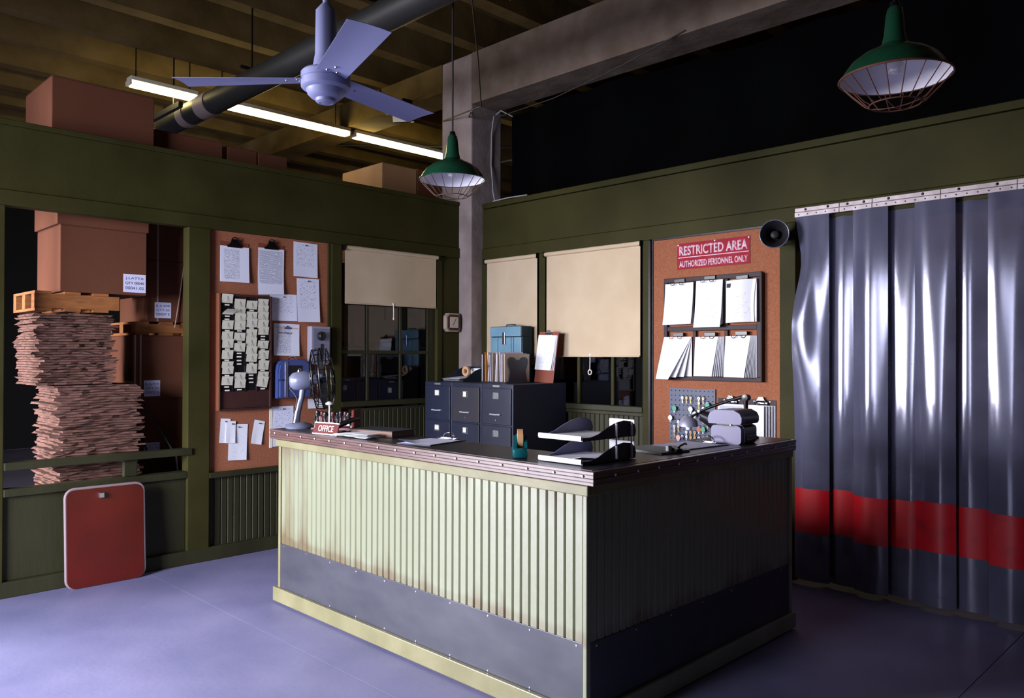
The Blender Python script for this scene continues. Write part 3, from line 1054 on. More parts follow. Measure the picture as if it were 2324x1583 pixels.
# lower group of cards
pinned('large white sheet pinned below the card rack', -2.493, 1.000, .150, .275, 'paper_faint', .06, .01)
pinned('narrow time sheet overlapping the large white sheet', -2.557, 1.028, .075, .168, 'paper_faint', .05, .006, .01, .006)
pinned('narrow time sheet furthest left under the card rack', -2.597, 1.048, .078, .185, 'paper_faint', .08, .003)
pinned('narrow tilted time sheet standing alone under the card rack', -2.318, 1.018, .090, .185, 'paper_faint', .20, .008)

# time card rack
RKY, RKZ = -2.461, 1.111
t = lw_thing('time_card_rack', 'brown wooden time card rack with black pockets', 'card rack', RKY, RKZ)
MB().box(-.212, .212, -.020, -.0005, .005, .885).build('back_board', 'rack_wood', t)
MB().cbox(-.218, -.202, -.050, -.0005, 0, .888, .003).build('side_rail', 'rack_wood_light', t)
MB().cbox(.202, .218, -.050, -.0005, 0, .884, .003).build('side_rail', 'rack_wood', t)
MB().cbox(-.2015, .2015, -.045, -.0205, 0, .014, .003).build('bottom_rail', 'rack_wood', t)
MB().cbox(-.2015, .2015, -.045, -.0205, .868, .886, .003).build('top_rail', 'rack_wood', t)
rows = 25
cxs = [-.146, -.048, .048, .146]
for c in range(4):
    MB().box(cxs[c] - .047, cxs[c] + .047, -.024, -.0205, .15, .855).build('pocket_backing', 'black_plastic', t)
    if c < 3:
        MB().box(cxs[c] + .0475, cxs[c] + .0495, -.040, -.0205, .14, .865).build('divider', 'rack_steel', t)
MB().box(-.2, .2, -.032, -.0205, .016, .148).build('lower_panel', 'rack_wood', t)
pk = MB().prism([(-.024, 0), (-.040, .0), (-.033, .020), (-.024, .020)], -.045, .045, 'x').mesh('pocket', 'black_plastic')
tg = MB().box(-.018, .018, -.0415, -.0395, .004, .014).mesh('pocket_tag', 'cream_card')
CR = {0: [(150, 248), (310, 383), (460, 555), (590, 680), (680, 775), (808, 905), (940, 1010), (1000, 1080), (1115, 1212)],
      1: [(200, 300), (300, 375), (375, 465), (465, 560), (600, 690), (725, 818), (1070, 1160), (1155, 1250)],
      2: [(213, 310), (345, 440), (430, 525), (555, 660), (655, 765), (760, 850), (850, 940), (970, 1080)],
      3: [(185, 275), (265, 350), (345, 440), (440, 535), (525, 612), (690, 780), (810, 905), (930, 1035), (1065, 1150), (1120, 1245)]}
LB = {0: [275, 408, 445, 578, 795, 925, 1105, 1240, 1280], 1: [578, 710, 845, 885, 930, 970, 1275], 2: [330, 540, 960, 1105, 1145, 1190], 3: [638, 672, 800, 920, 1050, 1272]}


def zc_(cy):
    return .889 - (cy - 140) * .000645


for c in range(4):
    for q in LB[c]:
        z = zc_(q) - .010
        link('pocket', pk, t, (cxs[c], 0, z))
        link('pocket_tag', tg, t, (cxs[c] + .002 * ((q // 7) % 3 - 1), 0, z))
n = 0
for c in range(4):
    for k, (a, b) in enumerate(CR[c]):
        h = (b - a) * .000645
        w = .088
        tl = random.uniform(-.04, .04)
        if (c, k) == (3, 9):
            tl = .14
        bend = .05 if (c, k) in ((0, 1),) else .004
        mb = MB().sheet(w, h + .004, lambda u, v: (.016 * (1 - v) * (1 if bend > .01 else 0), -.010 * (1 - v) - bend * (1 - v) ** 2, -.012 * (1 - v) * (1 if bend > .01 else 0)), 3, 4, .0008)
        o = mb.build('time_card', 'time_card', None, False, (LX + .0405 + .0006 * k, RKY + cxs[c] + random.uniform(-.003, .003), RKZ + zc_(a)), (0, tl, LW))
        # a faint printed centre line
        od_ = ('topmost', 'second from the top', 'third from the top', 'fourth from the top', 'fifth from the top', 'sixth from the top', 'seventh from the top', 'eighth from the top', 'ninth from the top', 'tenth from the top')[k]
        cn_ = ('leftmost', 'second', 'third', 'rightmost')[c]
        tag(o, 'cream time card, %s in the %s column of the card rack' % (od_, cn_), 'time card', 'time cards in the wall rack')
        MB().box(-.0008, .0008, -.0105, -.009, -h * .9, -.012).build('print_line', 'folder_grey', o)

# blue time clock
t = lw_thing('time_clock', 'blue steel punch time clock mounted on the cork panel', 'time clock', -2.060, 1.190)
outl = [(-.145, 0), (.145, 0), (.145, .22), (.135, .265), (.11, .295), (.07, .305), (-.07, .305), (-.11, .295), (-.135, .265), (-.145, .22)]
MB().prism(outl, -.075, -.0005, 'y').build('body', 'blue_clock', t)
MB().cbox(-.138, .138, -.095, -.0755, .006, .140, .009).build('lower_front', 'blue_clock', t)
outl2 = [(-.138, .150), (.138, .150), (.138, .22), (.128, .258), (.105, .285), (.07, .295), (-.07, .295), (-.105, .285), (-.128, .258), (-.138, .22)]
MB().prism(outl2, -.095, -.0755, 'y').build('upper_front', 'blue_clock', t)
MB().box(-.06, .06, -.097, -.0955, .18, .26).build('dial_glass', 'black_plastic', t)
MB().cbox(-.095, -.07, -.101, -.0955, .006, .292, .002).build('bright_strip', 'chrome', t)
MB().box(-.11, -.04, -.0965, -.0758, .141, .149).build('card_slot', 'black_plastic', t)
MB().tube([(-.03, -.04, .302), (-.025, -.04, .325), (.025, -.04, .325), (.03, -.04, .302)], .006, 8).build('handle', 'chrome', t, True)

# grey wall box with a round black knob, half hidden by the fan
t = lw_thing('wall_box', 'pale grey wall box with a round black knob above the desk fan', 'wall box', -1.808, 1.455)
MB().cbox(-.095, .085, -.07, -.0005, 0, .315, .006).build('case', 'box_grey', t)
MB().cbox(-.080, .075, -.076, -.0705, .02, .295, .004).build('face_plate', 'grey_metal', t)
MB().lathe([(.038, 0), (.036, .018), (.028, .030), (.001, .034)], 20, Tm(-.005, -.076, .235, rx=PI / 2)).build('knob', 'black_plastic', t, True)
MB().box(-.012, .012, -.080, -.0762, .04, .17).build('slot', 'black_plastic', t)

# ================================================================== orange table top leaning on the left wall
t = thing('table_top', 'orange laminate board with rounded corners and pale rim leaning on the left wall', 'board', (.115, -3.48, .0), (0, -.10, LW))


def rrect(x0, x1, z0, z1, r, n=5):
    pts = []
    for cx, cz, a0 in ((x1 - r, z0 + r, -PI / 2), (x1 - r, z1 - r, 0), (x0 + r, z1 - r, PI / 2), (x0 + r, z0 + r, PI)):
        for k in range(n + 1):
            a = a0 + k * PI / 2 / n
            pts.append((cx + r * math.cos(a), cz + r * math.sin(a)))
    return pts


t.rotation_euler = (-.06, 0, LW)
MB().prism(rrect(-.24, .24, .004, .640, .05), -.012, .012, 'y').build('panel', 'orange_lam', t)
MB().tube([(p[0], 0, p[1]) for p in rrect(-.247, .247, .009, .648, .055)], .0095, 8, closed=True).build('rim', 'rim_pale', t, True)
MB().cbox(-.05, -.015, -.035, -.0125, .575, .612, .004).build('catch', 'steel', t)

# ================================================================== things on the right wall
RC = RY - .0045       # front of the cork panel
t = thing('restricted_sign', 'worn red sign reading restricted area above the paper rack', 'sign', (2.69, RC, 2.297), (0, -.004, 0))
MB().box(-.305, .305, -.004, -.0003, -.100, .100).build('plate', 'sign_red', t)
text_mesh('lettering', 'RESTRICTED AREA', .074, 'sign_letter', t, (0, -.0041, .042), .575, bold=.032)
text_mesh('lettering', 'AUTHORIZED PERSONNEL ONLY', .050, 'sign_letter', t, (0, -.0041, -.060), .575, bold=.03)
MB().box(-.295, .295, -.0047, -.0041, -.013, -.007).build('rule_line', 'sign_letter', t)
for (px, pz) in ((-.296, .088), (.296, .090), (.02, .094)):
    MB().lathe([(.007, 0), (.005, .003), (.001, .004)], 8, Tm(px, -.004, pz, rx=PI / 2)).build('tack', 'white_stud', t, True)

# six-cell steel rack
t = thing('paper_rack', 'brown steel wall rack with six cells for paper bundles', 'rack', (2.6865, RC, 1.740))
f_ = MB()
W2, H2 = .408, .392
outer = rrect(-W2, W2, -H2, H2, .03, 3)
for x0, x1, z0, z1 in ((-W2, W2, H2 - .035, H2), (-W2, W2, -H2, -H2 + .035), (-W2, -W2 + .03, -H2 + .035, H2 - .035), (W2 - .035, W2, -H2 + .035, H2 - .035)):
    MB().cbox(x0, x1, -.030, -.0005, z0, z1, .003).build('frame_bar', 'rack_steel', t)
MB().cbox(-W2 + .0305, W2 - .0355, -.026, -.0005, -.018, .018, .003).build('cross_bar', 'rack_steel', t)
for xx in (-.138, .128):
    for z0, z1 in ((-H2 + .0355, -.0185), (.0185, H2 - .0355)):
        MB().cbox(xx - .014, xx + .014, -.024, -.0005, z0, z1, .003).build('upright', 'rack_steel', t)
MB().cbox(W2 + .0005, W2 + .012, -.045, -.0005, -H2, H2 - .01, .003).build('side_flange', 'rack_steel', t)

bund = [
    ('plain white paper bundle in the top left rack cell', -.262, .348, .250, .315, 0, 'paper', -.010),
    ('cream paper bundle with a fold near the bottom in the top middle cell', .000, .355, .222, .325, 1, 'paper_faint', .0),
    ('paper bundle with a dark printed heading in the top right rack cell', .262, .340, .245, .305, 2, 'paper_faint', -.010),
    ('paper bundle with sheets swinging open in the bottom left rack cell', -.275, -.062, .245, .300, 3, 'paper_faint', .0),
    ('thick typed paper bundle in the bottom middle rack cell', .000, -.065, .240, .292, 4, 'paper_faint', .0),
    ('thickest fanned paper bundle in the bottom right rack cell', .255, -.062, .245, .298, 5, 'paper_faint', .0),
]
for lab, bx, bz, bw, bh, kind, m_, tl in bund:
    t = thing('paper_bundle', lab, 'papers', (2.6865 + bx, RC - .031, 1.740 + bz), (0, tl, 0))
    MB().cbox(-.045, .050, -.010, -.001, .004, .034, .003).build('clip_block', 'black_plastic', t)
    nsh = (4, 4, 6, 4, 7, 9)[kind]
    for k in range(nsh):
        q = k / max(1, nsh - 1)

        def fn(u, v, k=k, q=q, kind=kind):
            y = -.014 * (1 - q) * (.3 + v)
            dx = 0.0
            if kind == 0:
                y -= .030 * v ** 2 * (1 - q)
            elif kind == 1:
                y -= .020 * v * (1 - q) + (.012 * max(0, v - .72) * 3 if k == 0 else 0)
            elif kind == 2:
                y -= (.040 * math.sin(PI * u) * (1 - q) if k == 0 else .02 * u * (1 - q))
                dx = -.055 * u * v * (1 - q) * (1.3 - v) if k < 2 else 0
            elif kind == 3:
                y -= (.075 * (1 - q) * v * (.35 + .9 * abs(u - .15)))
                dx = -.045 * v * (1 - q) - .10 * u * v * (1 - q)
            else:
                y -= .055 * u * u * (1 - q) * (.45 + .55 * v) + .012 * v * (1 - q)
                dx = -.055 * u * (1 - q) * (.6 + .4 * v)
            return (dx, y, -.012 * (1 - q) * v if kind in (1, 3) else 0)
        hh = bh * (1.04 if (kind in (1, 3) and k == 0) else 1.0)
        MB().sheet(bw, hh, fn, 10, 10, .0008, M=Tm(0, -.004, .0)).build('sheet', (m_ if k == 0 else 'paper'), t, True)
    for hx in (-.045, .03):
        MB().tube([(hx + .02 * math.cos(a), -.012 - .012 * math.sin(a) - .010, .006 - .022 * math.sin(a)) for a in [PI * j / 6 for j in range(7)]], .0022, 6).build('ring', 'black_metal', t, True)
    if kind == 2:
        MB().box(-.105, -.048, -.0345, -.030, -.052, -.022).build('heading_block', 'ink_black', t)
        MB().box(-.045, .012, -.0395, -.035, -.050, -.022).build('heading_block', 'peg_grey', t)

# horn loudspeaker
t = thing('horn_speaker', 'black horn loudspeaker at the top corner of the right cork panel', 'loudspeaker', (3.255, RC - .145, 2.358), (0, 0, .40))
pr = [(.030, .13), (.032, .08), (.038, .03), (.058, -.02), (.084, -.052), (.094, -.060), (.094, -.056), (.082, -.046), (.055, -.014), (.034, .034), (.028, .08), (.026, .126)]
MB().lathe(pr, 28, None, 'y', closed=True).build('horn', 'horn_black', t, True)
MB().tube([(.094 * math.cos(2 * PI * k / 28), -.058, .094 * math.sin(2 * PI * k / 28)) for k in range(28)], .0035, 6, closed=True).build('rim', 'grey_metal', t, True)
MB().lathe([(.001, -.03), (.024, -.026), (.030, -.005), (.022, .03), (.012, .09)], 18, None, 'y').build('reflex_cone', 'horn_black', t, True)
MB().lathe([(.045, .085), (.045, .13), (.03, .142), (.001, .143)], 18, None, 'y').build('driver', 'horn_black', t, True)
MB().cbox(-.02, .02, .02, .132, -.06, -.05, .003).build('bracket', 'black_metal', t)

# key pegboard with keys
t = thing('key_pegboard', 'grey perforated key board low on the right cork panel', 'pegboard', (2.52, RC, 1.0825))
MB().box(-.199, .199, -.012, -.0005, -.2025, .2025).build('panel', 'peg_grey', t)
hm = MB().lathe([(.0045, 0), (.0045, -.0008), (.0001, -.0008)], 8, None, 'y').mesh('hole', 'peg_hole')
hk = MB().tube([(0, 0, 0), (0, -.014, -.001), (0, -.018, .005)], .0018, 6).mesh('hook', 'steel', True)
GX = [-.180 + .036 * i for i in range(11)]
GZ = [.185 - .037 * j for j in range(11)]
for j, z in enumerate(GZ):
    for i, x_ in enumerate(GX):
        link('hole', hm, t, (x_, -.0121, z))
kb = MB()
kb.lathe([(.0105, -.001), (.0105, .001), (.004, .001), (.004, -.001)], 12, Tm(0, -.004, -.014), 'y', closed=True)
kb.box(-.0028, .0028, -.005, -.003, -.056, -.023)
kb.box(.0028, .0055, -.005, -.003, -.052, -.046).box(.0028, .0048, -.005, -.003, -.042, -.037)
kmesh = kb.mesh('key', 'brass', False)
kst = kb.mesh('key', 'steel', False)
tags = {'green': 'tag_green', 'peach': 'tag_peach', 'white': 'tag_white', 'orange': 'tag_orange', 'blue': 'tag_blue'}
spots = [(1, 3, 'green', 'round green key tag at the left edge of the key board'), (9, 2, 'green', 'green key tag at the upper right of the key board'), (4, 5, 'peach', 'peach round key tag above the lamp shade'),
         (5, 5, 'green', 'pale green key tag next to the peach one above the lamp'), (2, 9, 'peach', 'peach key tag at the lower left of the key board'), (3, 9, 'blue', 'long blue key tag at the bottom of the key board'),
         (7, 7, 'orange', 'orange key tag right of the lamp bulb'), (8, 7, 'green', 'green key tag beside the orange one'), (0, 5, 'white', 'white key tag at the left edge of the key board'), (6, 4, 'white', 'white key tag beside the lamp arm joint'), (5, 3, 'white', 'small white key tag near the top of the key board')]
plain = [(3, 1), (4, 1), (5, 1), (7, 1), (8, 1), (7, 2), (8, 3), (8, 5), (9, 4), (1, 7), (2, 7), (1, 8), (4, 9), (5, 9), (6, 8), (4, 8), (5, 8), (6, 9), (7, 9), (8, 9), (9, 6), (2, 6)]
for i, j in [(s[0], s[1]) for s in spots] + plain:
    link('hook', hk, t, (GX[i], -.0125, GZ[j]))
for i, j, cname, lab in spots:
    k = thing('key_tag', lab, 'key tag', (2.52 + GX[i], RC - .0295, 1.0825 + GZ[j] - .002))
    link('key', kst, k)
    if cname == 'blue':
        MB().cbox(-.006, .006, -.0085, -.0055, -.062, -.012, .0015).build('tag', 'tag_blue', k)
    else:
        MB().lathe([(.019, -.0015), (.019, .0015)], 18, Tm(.003, -.0075, -.024), 'y').build('tag', tags[cname], k)
OR_ = ('first', 'second', 'third', 'fourth', 'fifth', 'sixth', 'seventh', 'eighth', 'ninth', 'tenth', 'eleventh')
for q, (i, j) in enumerate(plain):
    k = link('key', kmesh if q % 3 else kst, None, (2.52 + GX[i], RC - .0275, 1.0825 + GZ[j] - .002))
    nth = sorted(p[0] for p in plain if p[1] == j).index(i)
    tag(k, 'plain metal key, %s from the left in the %s row of the key board' % (OR_[nth], OR_[j]), 'key', 'plain keys on the key board')

# two clipboards hanging beside the key board
for lab, cx_, w_, curl, paper in (('clipboard half hidden behind the grey stamping machine', 2.85, .225, .0, 'paper_list'), ('clipboard with curling pages beside the right wall post', 3.088, .212, .06, 'paper_faint')):
    t = thing('clipboard', lab, 'clipboard', (cx_, RC, 1.205), (0, 0, 0))
    MB().cbox(-w_ / 2, w_ / 2, -.004, -.0005, -.30, .018, .0015).build('board', 'rack_steel', t)
    for k in range(5):
        MB().sheet(w_ - .014, .262, lambda u, v, k=k: (-.012 * (4 - k) * u * (curl > 0), -.003 * (4 - k) - curl * u * u * (1 - k / 4), 0), 8, 8, .0008, M=Tm(0, -.006, -.022)).build('sheet', paper if k == 0 else 'paper', t, True)
    clip_parts(t, 0, -.020, -.006, w=.10)
    for sx in (-1, 1):
        MB().lathe([(.006, 0), (.005, .004), (.001, .005)], 8, Tm(sx * .06, -.004, .006, rx=PI / 2)).build('rivet', 'white_stud', t, True)

# ================================================================== things on the counter
# desk fan, seen almost from the side
t = thing('desk_fan', 'vintage desk fan with black wire cage and polished motor on the counter end', 'fan', (1.285, -2.70, ZT), (0, 0, math.radians(54)))
MH = Tm(0, 0, .300, 0, 0, -.10)
MB().lathe([(.001, .0), (.085, 0), (.088, .010), (.070, .026), (.030, .036), (.001, .038)], 28, Tm(-.02, 0, 0)).build('base', 'grey_metal', t, True)
MB().tube([(-.045, 0, .025), (-.030, 0, .10), (-.008, 0, .19), (.0, 0, .25)], [.026, .020, .017, .020], 12).build('neck', 'grey_metal', t, True)
MB().lathe([(.001, -.085), (.030, -.082), (.052, -.062), (.060, -.03), (.060, .035), (.048, .055), (.001, .058)], 24, MH, 'x').build('motor', 'grey_metal', t, True)
MB().lathe([(.012, -.02), (.014, 0), (.010, .016), (.001, .018)], 10, Tm(-.02, 0, .358)).build('knob', 'chrome', t, True)
MB().tube([(-.07, 0, .285), (-.08, .0, .25), (-.05, -.005, .215), (-.03, -.03, .18), (-.05, -.04, .08), (-.06, -.05, .01)], .004, 6).build('power_cord', 'wire_black', t, True)
cg = MB()
R_ = .195
CXF = .118
for ring_r, ring_x in ((R_, 0), (R_ * .97, -.045), (R_ * .97, .045), (.13, -.062), (.13, .068), (.05, .078), (.06, -.062)):
    cg.tube([(CXF + ring_x, ring_r * math.cos(2 * PI * k / 32), ring_r * math.sin(2 * PI * k / 32)) for k in range(32)], .0034 if ring_r < R_ else .005, 6, closed=True, M=MH)
for k in range(20):
    a = 2 * PI * k / 20
    c_, s_ = math.cos(a), math.sin(a)
    cg.tube([(CXF + x_, r_ * c_, r_ * s_) for x_, r_ in ((-.062, .06), (-.062, .13), (-.045, R_ * .97), (0, R_), (.045, R_ * .97), (.068, .13), (.078, .05))], .0026, 5, M=MH)
cg.build('cage', 'black_metal', t, True)
for k in range(4):
    a = PI / 2 * k + .4
    bl = MB()
    vs, fs = [], []
    for i in range(7):
        r_ = .03 + .15 * i / 6
        for j in range(5):
            w_ = (j / 4 - .5) * (.035 + .10 * math.sin(PI * min(1, (i + .7) / 6.6)))
            vs.append((CXF + .35 * w_, r_ * math.cos(a) - w_ * math.sin(a), r_ * math.sin(a) + w_ * math.cos(a)))
    for i in range(6):
        for j in range(4):
            q = i * 5 + j
            fs.append((q, q + 1, q + 6, q + 5))
    n0 = len(vs)
    vs += [(p[0] + .002, p[1], p[2]) for p in vs]
    fs += [tuple(n0 + i for i in reversed(f_)) for f_ in fs]
    bl.add(vs, fs, MH).build('blade', 'black_metal', t, True)
MB().lathe([(.001, .05), (.03, .045), (.034, .0), (.03, -.08)], 18, MH @ Tm(CXF - .01, 0, 0), 'x').build('hub', 'grey_metal', t, True)

# rubber stamp stand
t = thing('stamp_stand', 'red and chrome rubber stamp stand full of stamps behind the office sign', 'stamp stand', (1.515, -2.615, ZT), (0, 0, math.radians(35)))
MB().cbox(-.13, .15, -.055, .075, 0, .014, .003).build('base', 'stamp_brown', t)
MB().cbox(-.13, .13, .03, .045, .014, .085, .003).build('rack_plate', 'stamp_brown', t)
MB().cbox(.13, .150, -.045, .07, .0145, .125, .006).build('end_plate', 'office_red', t)
MB().tube([(-.12, -.02, .085), (.125, -.02, .085)], .005, 8).build('hanging_rail', 'chrome', t, True)
for sx in (-.118, .122):
    MB().tube([(sx, -.02, .014), (sx, -.02, .085)], .005, 8).build('upright', 'chrome', t, True)
for k in range(9):
    xx = -.10 + k * .0255
    st = MB().lathe([(.001, .155 - .058), (.013, .15 - .060), (.015, .138 - .062), (.007, .122 - .062), (.006, .04), (.011, .032), (.011, .022)], 12, Tm(xx, -.020 + .010 * (k % 2), .022 - .004 * (k % 3))).build('stamp', ('black_plastic', 'stamp_brown', 'black_plastic')[k % 3], t, True)
    MB().box(xx - .010, xx + .010, -.034 + .010 * (k % 2), -.006 + .010 * (k % 2), .026, .042).build('stamp_die', 'ink_black' if k % 2 else 'card_holder', st)
MB().tube([(-.01, -.05, .014), (-.01, -.05, .155)], .005, 8).build('centre_post', 'white_paint', t, True)
MB().lathe([(.004, .150), (.024, .158), (.024, .166), (.012, .174), (.001, .176)], 16, Tm(-.01, -.05, 0)).build('post_disc', 'white_paint', t, True)

# OFFICE sign
t = thing('office_sign', 'small red desk sign reading office near the counter edge', 'sign', (1.795, -2.855, ZT), (0, 0, math.radians(10)))
Mq = Tm(0, 0, 0, 0, -.30, 0)
MB().box(-.100, .100, -.003, .003, .010, .066, Mq).build('plate', 'office_red', t)
MB().cbox(-.104, .104, -.006, .006, .0, .0098, .002, Mq).build('bottom_rail', 'steel', t)
MB().cbox(-.104, .104, -.006, .006, .0662, .076, .002, Mq).build('top_rail', 'steel', t)
MB().prism([(.012, 0), (.055, 0), (.028, .062)], -.03, .03, 'x').build('easel', 'black_metal', t)
text_mesh('lettering', 'OFFICE', .036, 'office_white', t, (0, -.0033 + .011, .0375), .125, rot=(PI / 2 - .30, 0, 0), bold=.0)

# stapler
t = thing('stapler', 'open curved chrome and black stapler beside the office sign', 'stapler', (1.762, -2.69, ZT), (0, 0, math.radians(66)))
MB().cbox(-.075, .085, -.016, .016, 0, .012, .004).build('base', 'black_metal', t)
MB().tube([(-.065, 0, .012), (-.06, 0, .03), (-.02, 0, .052), (.04, 0, .072), (.085, 0, .078)], [.012, .013, .013, .011, .006], 10).build('arm', 'black_plastic', t, True)
MB().tube([(-.065, 0, .026), (-.03, 0, .060), (.03, 0, .084), (.095, 0, .090)], [.006, .006, .006, .004], 8).build('top_strip', 'chrome', t, True)
MB().cyl((-.062, -.02, .022), (-.062, .02, .022), .012, 12).build('hinge', 'chrome', t, True)

# open ledger with loose white pages
t = thing('ledger_book', 'thick black ledger lying on the counter behind white pages', 'book', (2.02, -2.615, ZT), (0, 0, math.radians(10)))
MB().cbox(-.17, .17, -.095, .10, 0, .004, .0015).build('cover', 'ledger_cover', t)
MB().cbox(-.165, .163, -.090, .095, .0042, .032, .001).build('page_block', 'ledger_edge', t)
MB().cbox(-.17, .17, -.095, .10, .0322, .037, .0015).build('cover', 'ledger_cover', t)
t = thing('loose_pages', 'wavy pile of bright white pages at the counter edge', 'papers', (2.035, -2.80, ZT + .001), (0, 0, math.radians(10)))
for k in range(6):
    MB().sheet(.25, .10, lambda u, v, k=k: (.004 * k, 0, 0), 10, 3, .0012, M=Tm(0, 0, 0)).v
    vs_ = MB().sheet(.26, .10, lambda u, v, k=k: (.006 * ((k * 5) % 3 - 1), -.0028 * k - .004 * math.sin(5 * u + k) - .006 * max(0, u - .7) * k * .5, 0), 12, 4, .001, M=Tm(0, 0, .008, 0, -PI / 2))
    lo = min(p[2] for p in vs_.v)
    vs_.v = [(p[0], p[1] + .05 - .0 * k, p[2]) for p in vs_.v]
    vs_.build('sheet', 'paper', t, True)

# clipboard lying flat


def flat_clipboard(label, loc, rz, board, paper, flip=True, w=.225, l=.315):
    t = thing('clipboard', label, 'clipboard', loc, (0, 0, rz))
    MB().cbox(-w / 2, w / 2, -l / 2, l / 2, 0, .0035, .0012).build('board', board, t)
    for k in range(2):
        q = MB()
        vs, fs = [], []
        n_, m_ = 8, 10
        for j in range(m_ + 1):
            for i in range(n_ + 1):
                u, v = i / n_, j / m_
                z = .0045 + .0015 * (1 - k)
                if flip and k == 0:
                    z += .035 * max(0, (1 - u) + (1 - v) - 1.45) ** 1.2
                vs.append((-w / 2 + .006 + (w - .012) * u, -l / 2 + .006 + (l - .05) * v, z))
        for j in range(m_):
            for i in range(n_):
                a = j * (n_ + 1) + i
                fs.append((a, a + 1, a + n_ + 2, a + n_ + 1))
        n0 = len(vs)
        vs += [(p[0], p[1], p[2] - .0008) for p in vs]
        fs += [tuple(n0 + i for i in reversed(f_)) for f_ in fs]
        q.add(vs, fs).build('sheet', paper, t, True)
    c = MB().cbox(-.06, .06, l / 2 - .040, l / 2 - .024, .006, .011, .002)
    c.cbox(-.055, .055, l / 2 - .024, l / 2 - .008, .0036, .014, .002)
    c.build('clip', 'chrome', t, True)
    MB().tube([(.038 * math.cos(a), l / 2 - .016 + .004 * math.sin(a), .013 + .028 * math.sin(a)) for a in [PI * j / 8 for j in range(9)]], .0035, 6).build('clip_lever', 'chrome', t, True)
    for s in (-1, 1):
        MB().lathe([(.006, 0), (.005, .006), (.001, .008)], 8, Tm(s * .07, l / 2 - .016, .0036)).build('rivet', 'chrome', t, True)
    return t


flat_clipboard('clipboard with a chrome clip lying on the counter near the tape dispenser', (2.512, -2.645, ZT), math.radians(12), 'tray_side', 'label_white')
flat_clipboard('clipboard of pale papers in front of the grey stamping machine', (3.565, -1.80, ZT), math.radians(-4), 'folder_grey', 'label_white', False, .24, .34)

# grey folder with a binder clip
t = thing('grey_folder', 'grey folder with a black and white binder clip on the counter wing', 'folder', (3.560, -2.115, ZT), (0, 0, math.radians(-8)))
MB().cbox(-.14, .14, -.10, .10, 0, .006, .001).build('cover', 'folder_grey', t)
MB().cbox(-.137, .137, -.098, .098, .0062, .010, .001).build('cover', 'folder_grey', t)
b_ = MB().prism([(.0, -.004), (.0, .028), (.045, .016), (.045, -.001)], -.022, .022, 'y', Tm(.098, .02, .004)).build('binder_clip', 'black_metal', t)
MB().cbox(.100, .118, -.028, -.004, .0105, .036, .002, Tm(0, 0, 0)).build('clip_tab', 'white_paint', t)
MB().tube([(.115, .03, .014), (.13, .045, .034), (.15, .055, .046), (.16, .05, .042)], .005, 6).build('clip_lever', 'black_metal', t, True)

# tape dispenser
t = thing('tape_dispenser', 'teal weighted tape dispenser with an orange roll', 'tape dispenser', (3.262, -2.745, ZT), (0, 0, math.radians(46 + 90)))
# local x runs away from the viewer's right; long axis = x, width = y
sidep = [(-.070, 0), (.085, 0), (.090, .02), (.082, .05), (.070, .082), (.055, .088), (.040, .070), (.030, .050), (-.030, .045), (-.050, .060), (-.056, .085), (-.068, .080), (-.076, .04), (-.078, .015)]
cheek = [(-.060, .03), (.03, .03), (.04, .05), (.025, .085), (.0, .098), (-.025, .092), (-.05, .07)]
Mz = Tm(0, 0, 0, -PI / 2)
MB().cbox(-.076, .088, -.034, .034, 0, .045, .012).build('body', 'teal_tape', t, True)
for s in (-1, 1):
    MB().prism(cheek, s * .024 - .007, s * .024 + .007, 'y').build('cheek', 'teal_tape', t, True)
MB().prism([(.045, .04), (.088, .04), (.094, .085), (.080, .092), (.060, .06)], -.020, .020, 'y').build('nose', 'teal_tape', t)
MB().lathe([(.022, -.0125), (.042, -.0125), (.042, .0125), (.022, .0125)], 28, Tm(-.010, 0, .085), 'y', closed=True).build('tape_roll', 'tape_roll', t, True)
MB().lathe([(.0218, -.013), (.0218, .013)], 20, Tm(-.010, 0, .085), 'y').build('core', 'white_paint', t, True)
MB().box(.088, .098, -.016, .016, .080, .092).build('cutter', 'steel', t)

# two-tier letter tray
t = thing('letter_tray', 'two-tier grey letter tray with chrome posts at the counter corner', 'letter tray', (3.545, -2.605, ZT))
side = [(-.185, .004), (.185, .004), (.19, .03), (.18, .055), (.15, .072), (.10, .078), (.04, .070), (-.02, .052), (-.08, .028), (-.14, .016), (-.185, .020)]
for lv in (0, 1):
    dz, dy = lv * .098, .0
    MB().cbox(-.122, .122, -.185 + dy, .185 + dy, dz + .004, dz + .009, .002).build('shelf', 'tray_grey', t)
    lp = [(-.185 + dy, dz + .004), (-.192 + dy, dz + .012), (-.190 + dy, dz + .026), (-.184 + dy, dz + .027), (-.183 + dy, dz + .010)]
    MB().prism(lp, -.122, .122, 'x').build('front_lip', 'white_paint', t)
    MB().prism([(p[0] + dy, p[1] + dz) for p in side], -.126, -.1225, 'x').build('side_panel', 'tray_grey', t)
    MB().prism([(p[0] + dy, p[1] + dz) for p in side], .1225, .126, 'x').build('side_panel', 'tray_side', t)
    MB().cbox(-.02, .122, .180 + dy, .186 + dy, dz + .009, dz + .076, .004).build('back_panel', 'white_paint', t)
    for k in range(3):
        q = MB().sheet(.215, .30, lambda u, v, k=k, lv=lv: (0, -.0022 * (3 - k) - (.022 * max(0, u - .55) * max(0, v - .55) * 4 if (k == 0 and lv == 0) else 0), 0), 8, 8, .001, M=Tm(-.004, 0, 0, 0, -PI / 2))
        q.v = [(p[0], -p[1] * -1 + .13 - .003 * k + dy, p[2] + dz + .0095) for p in q.v]
        q.build('sheet', 'paper', t, True)
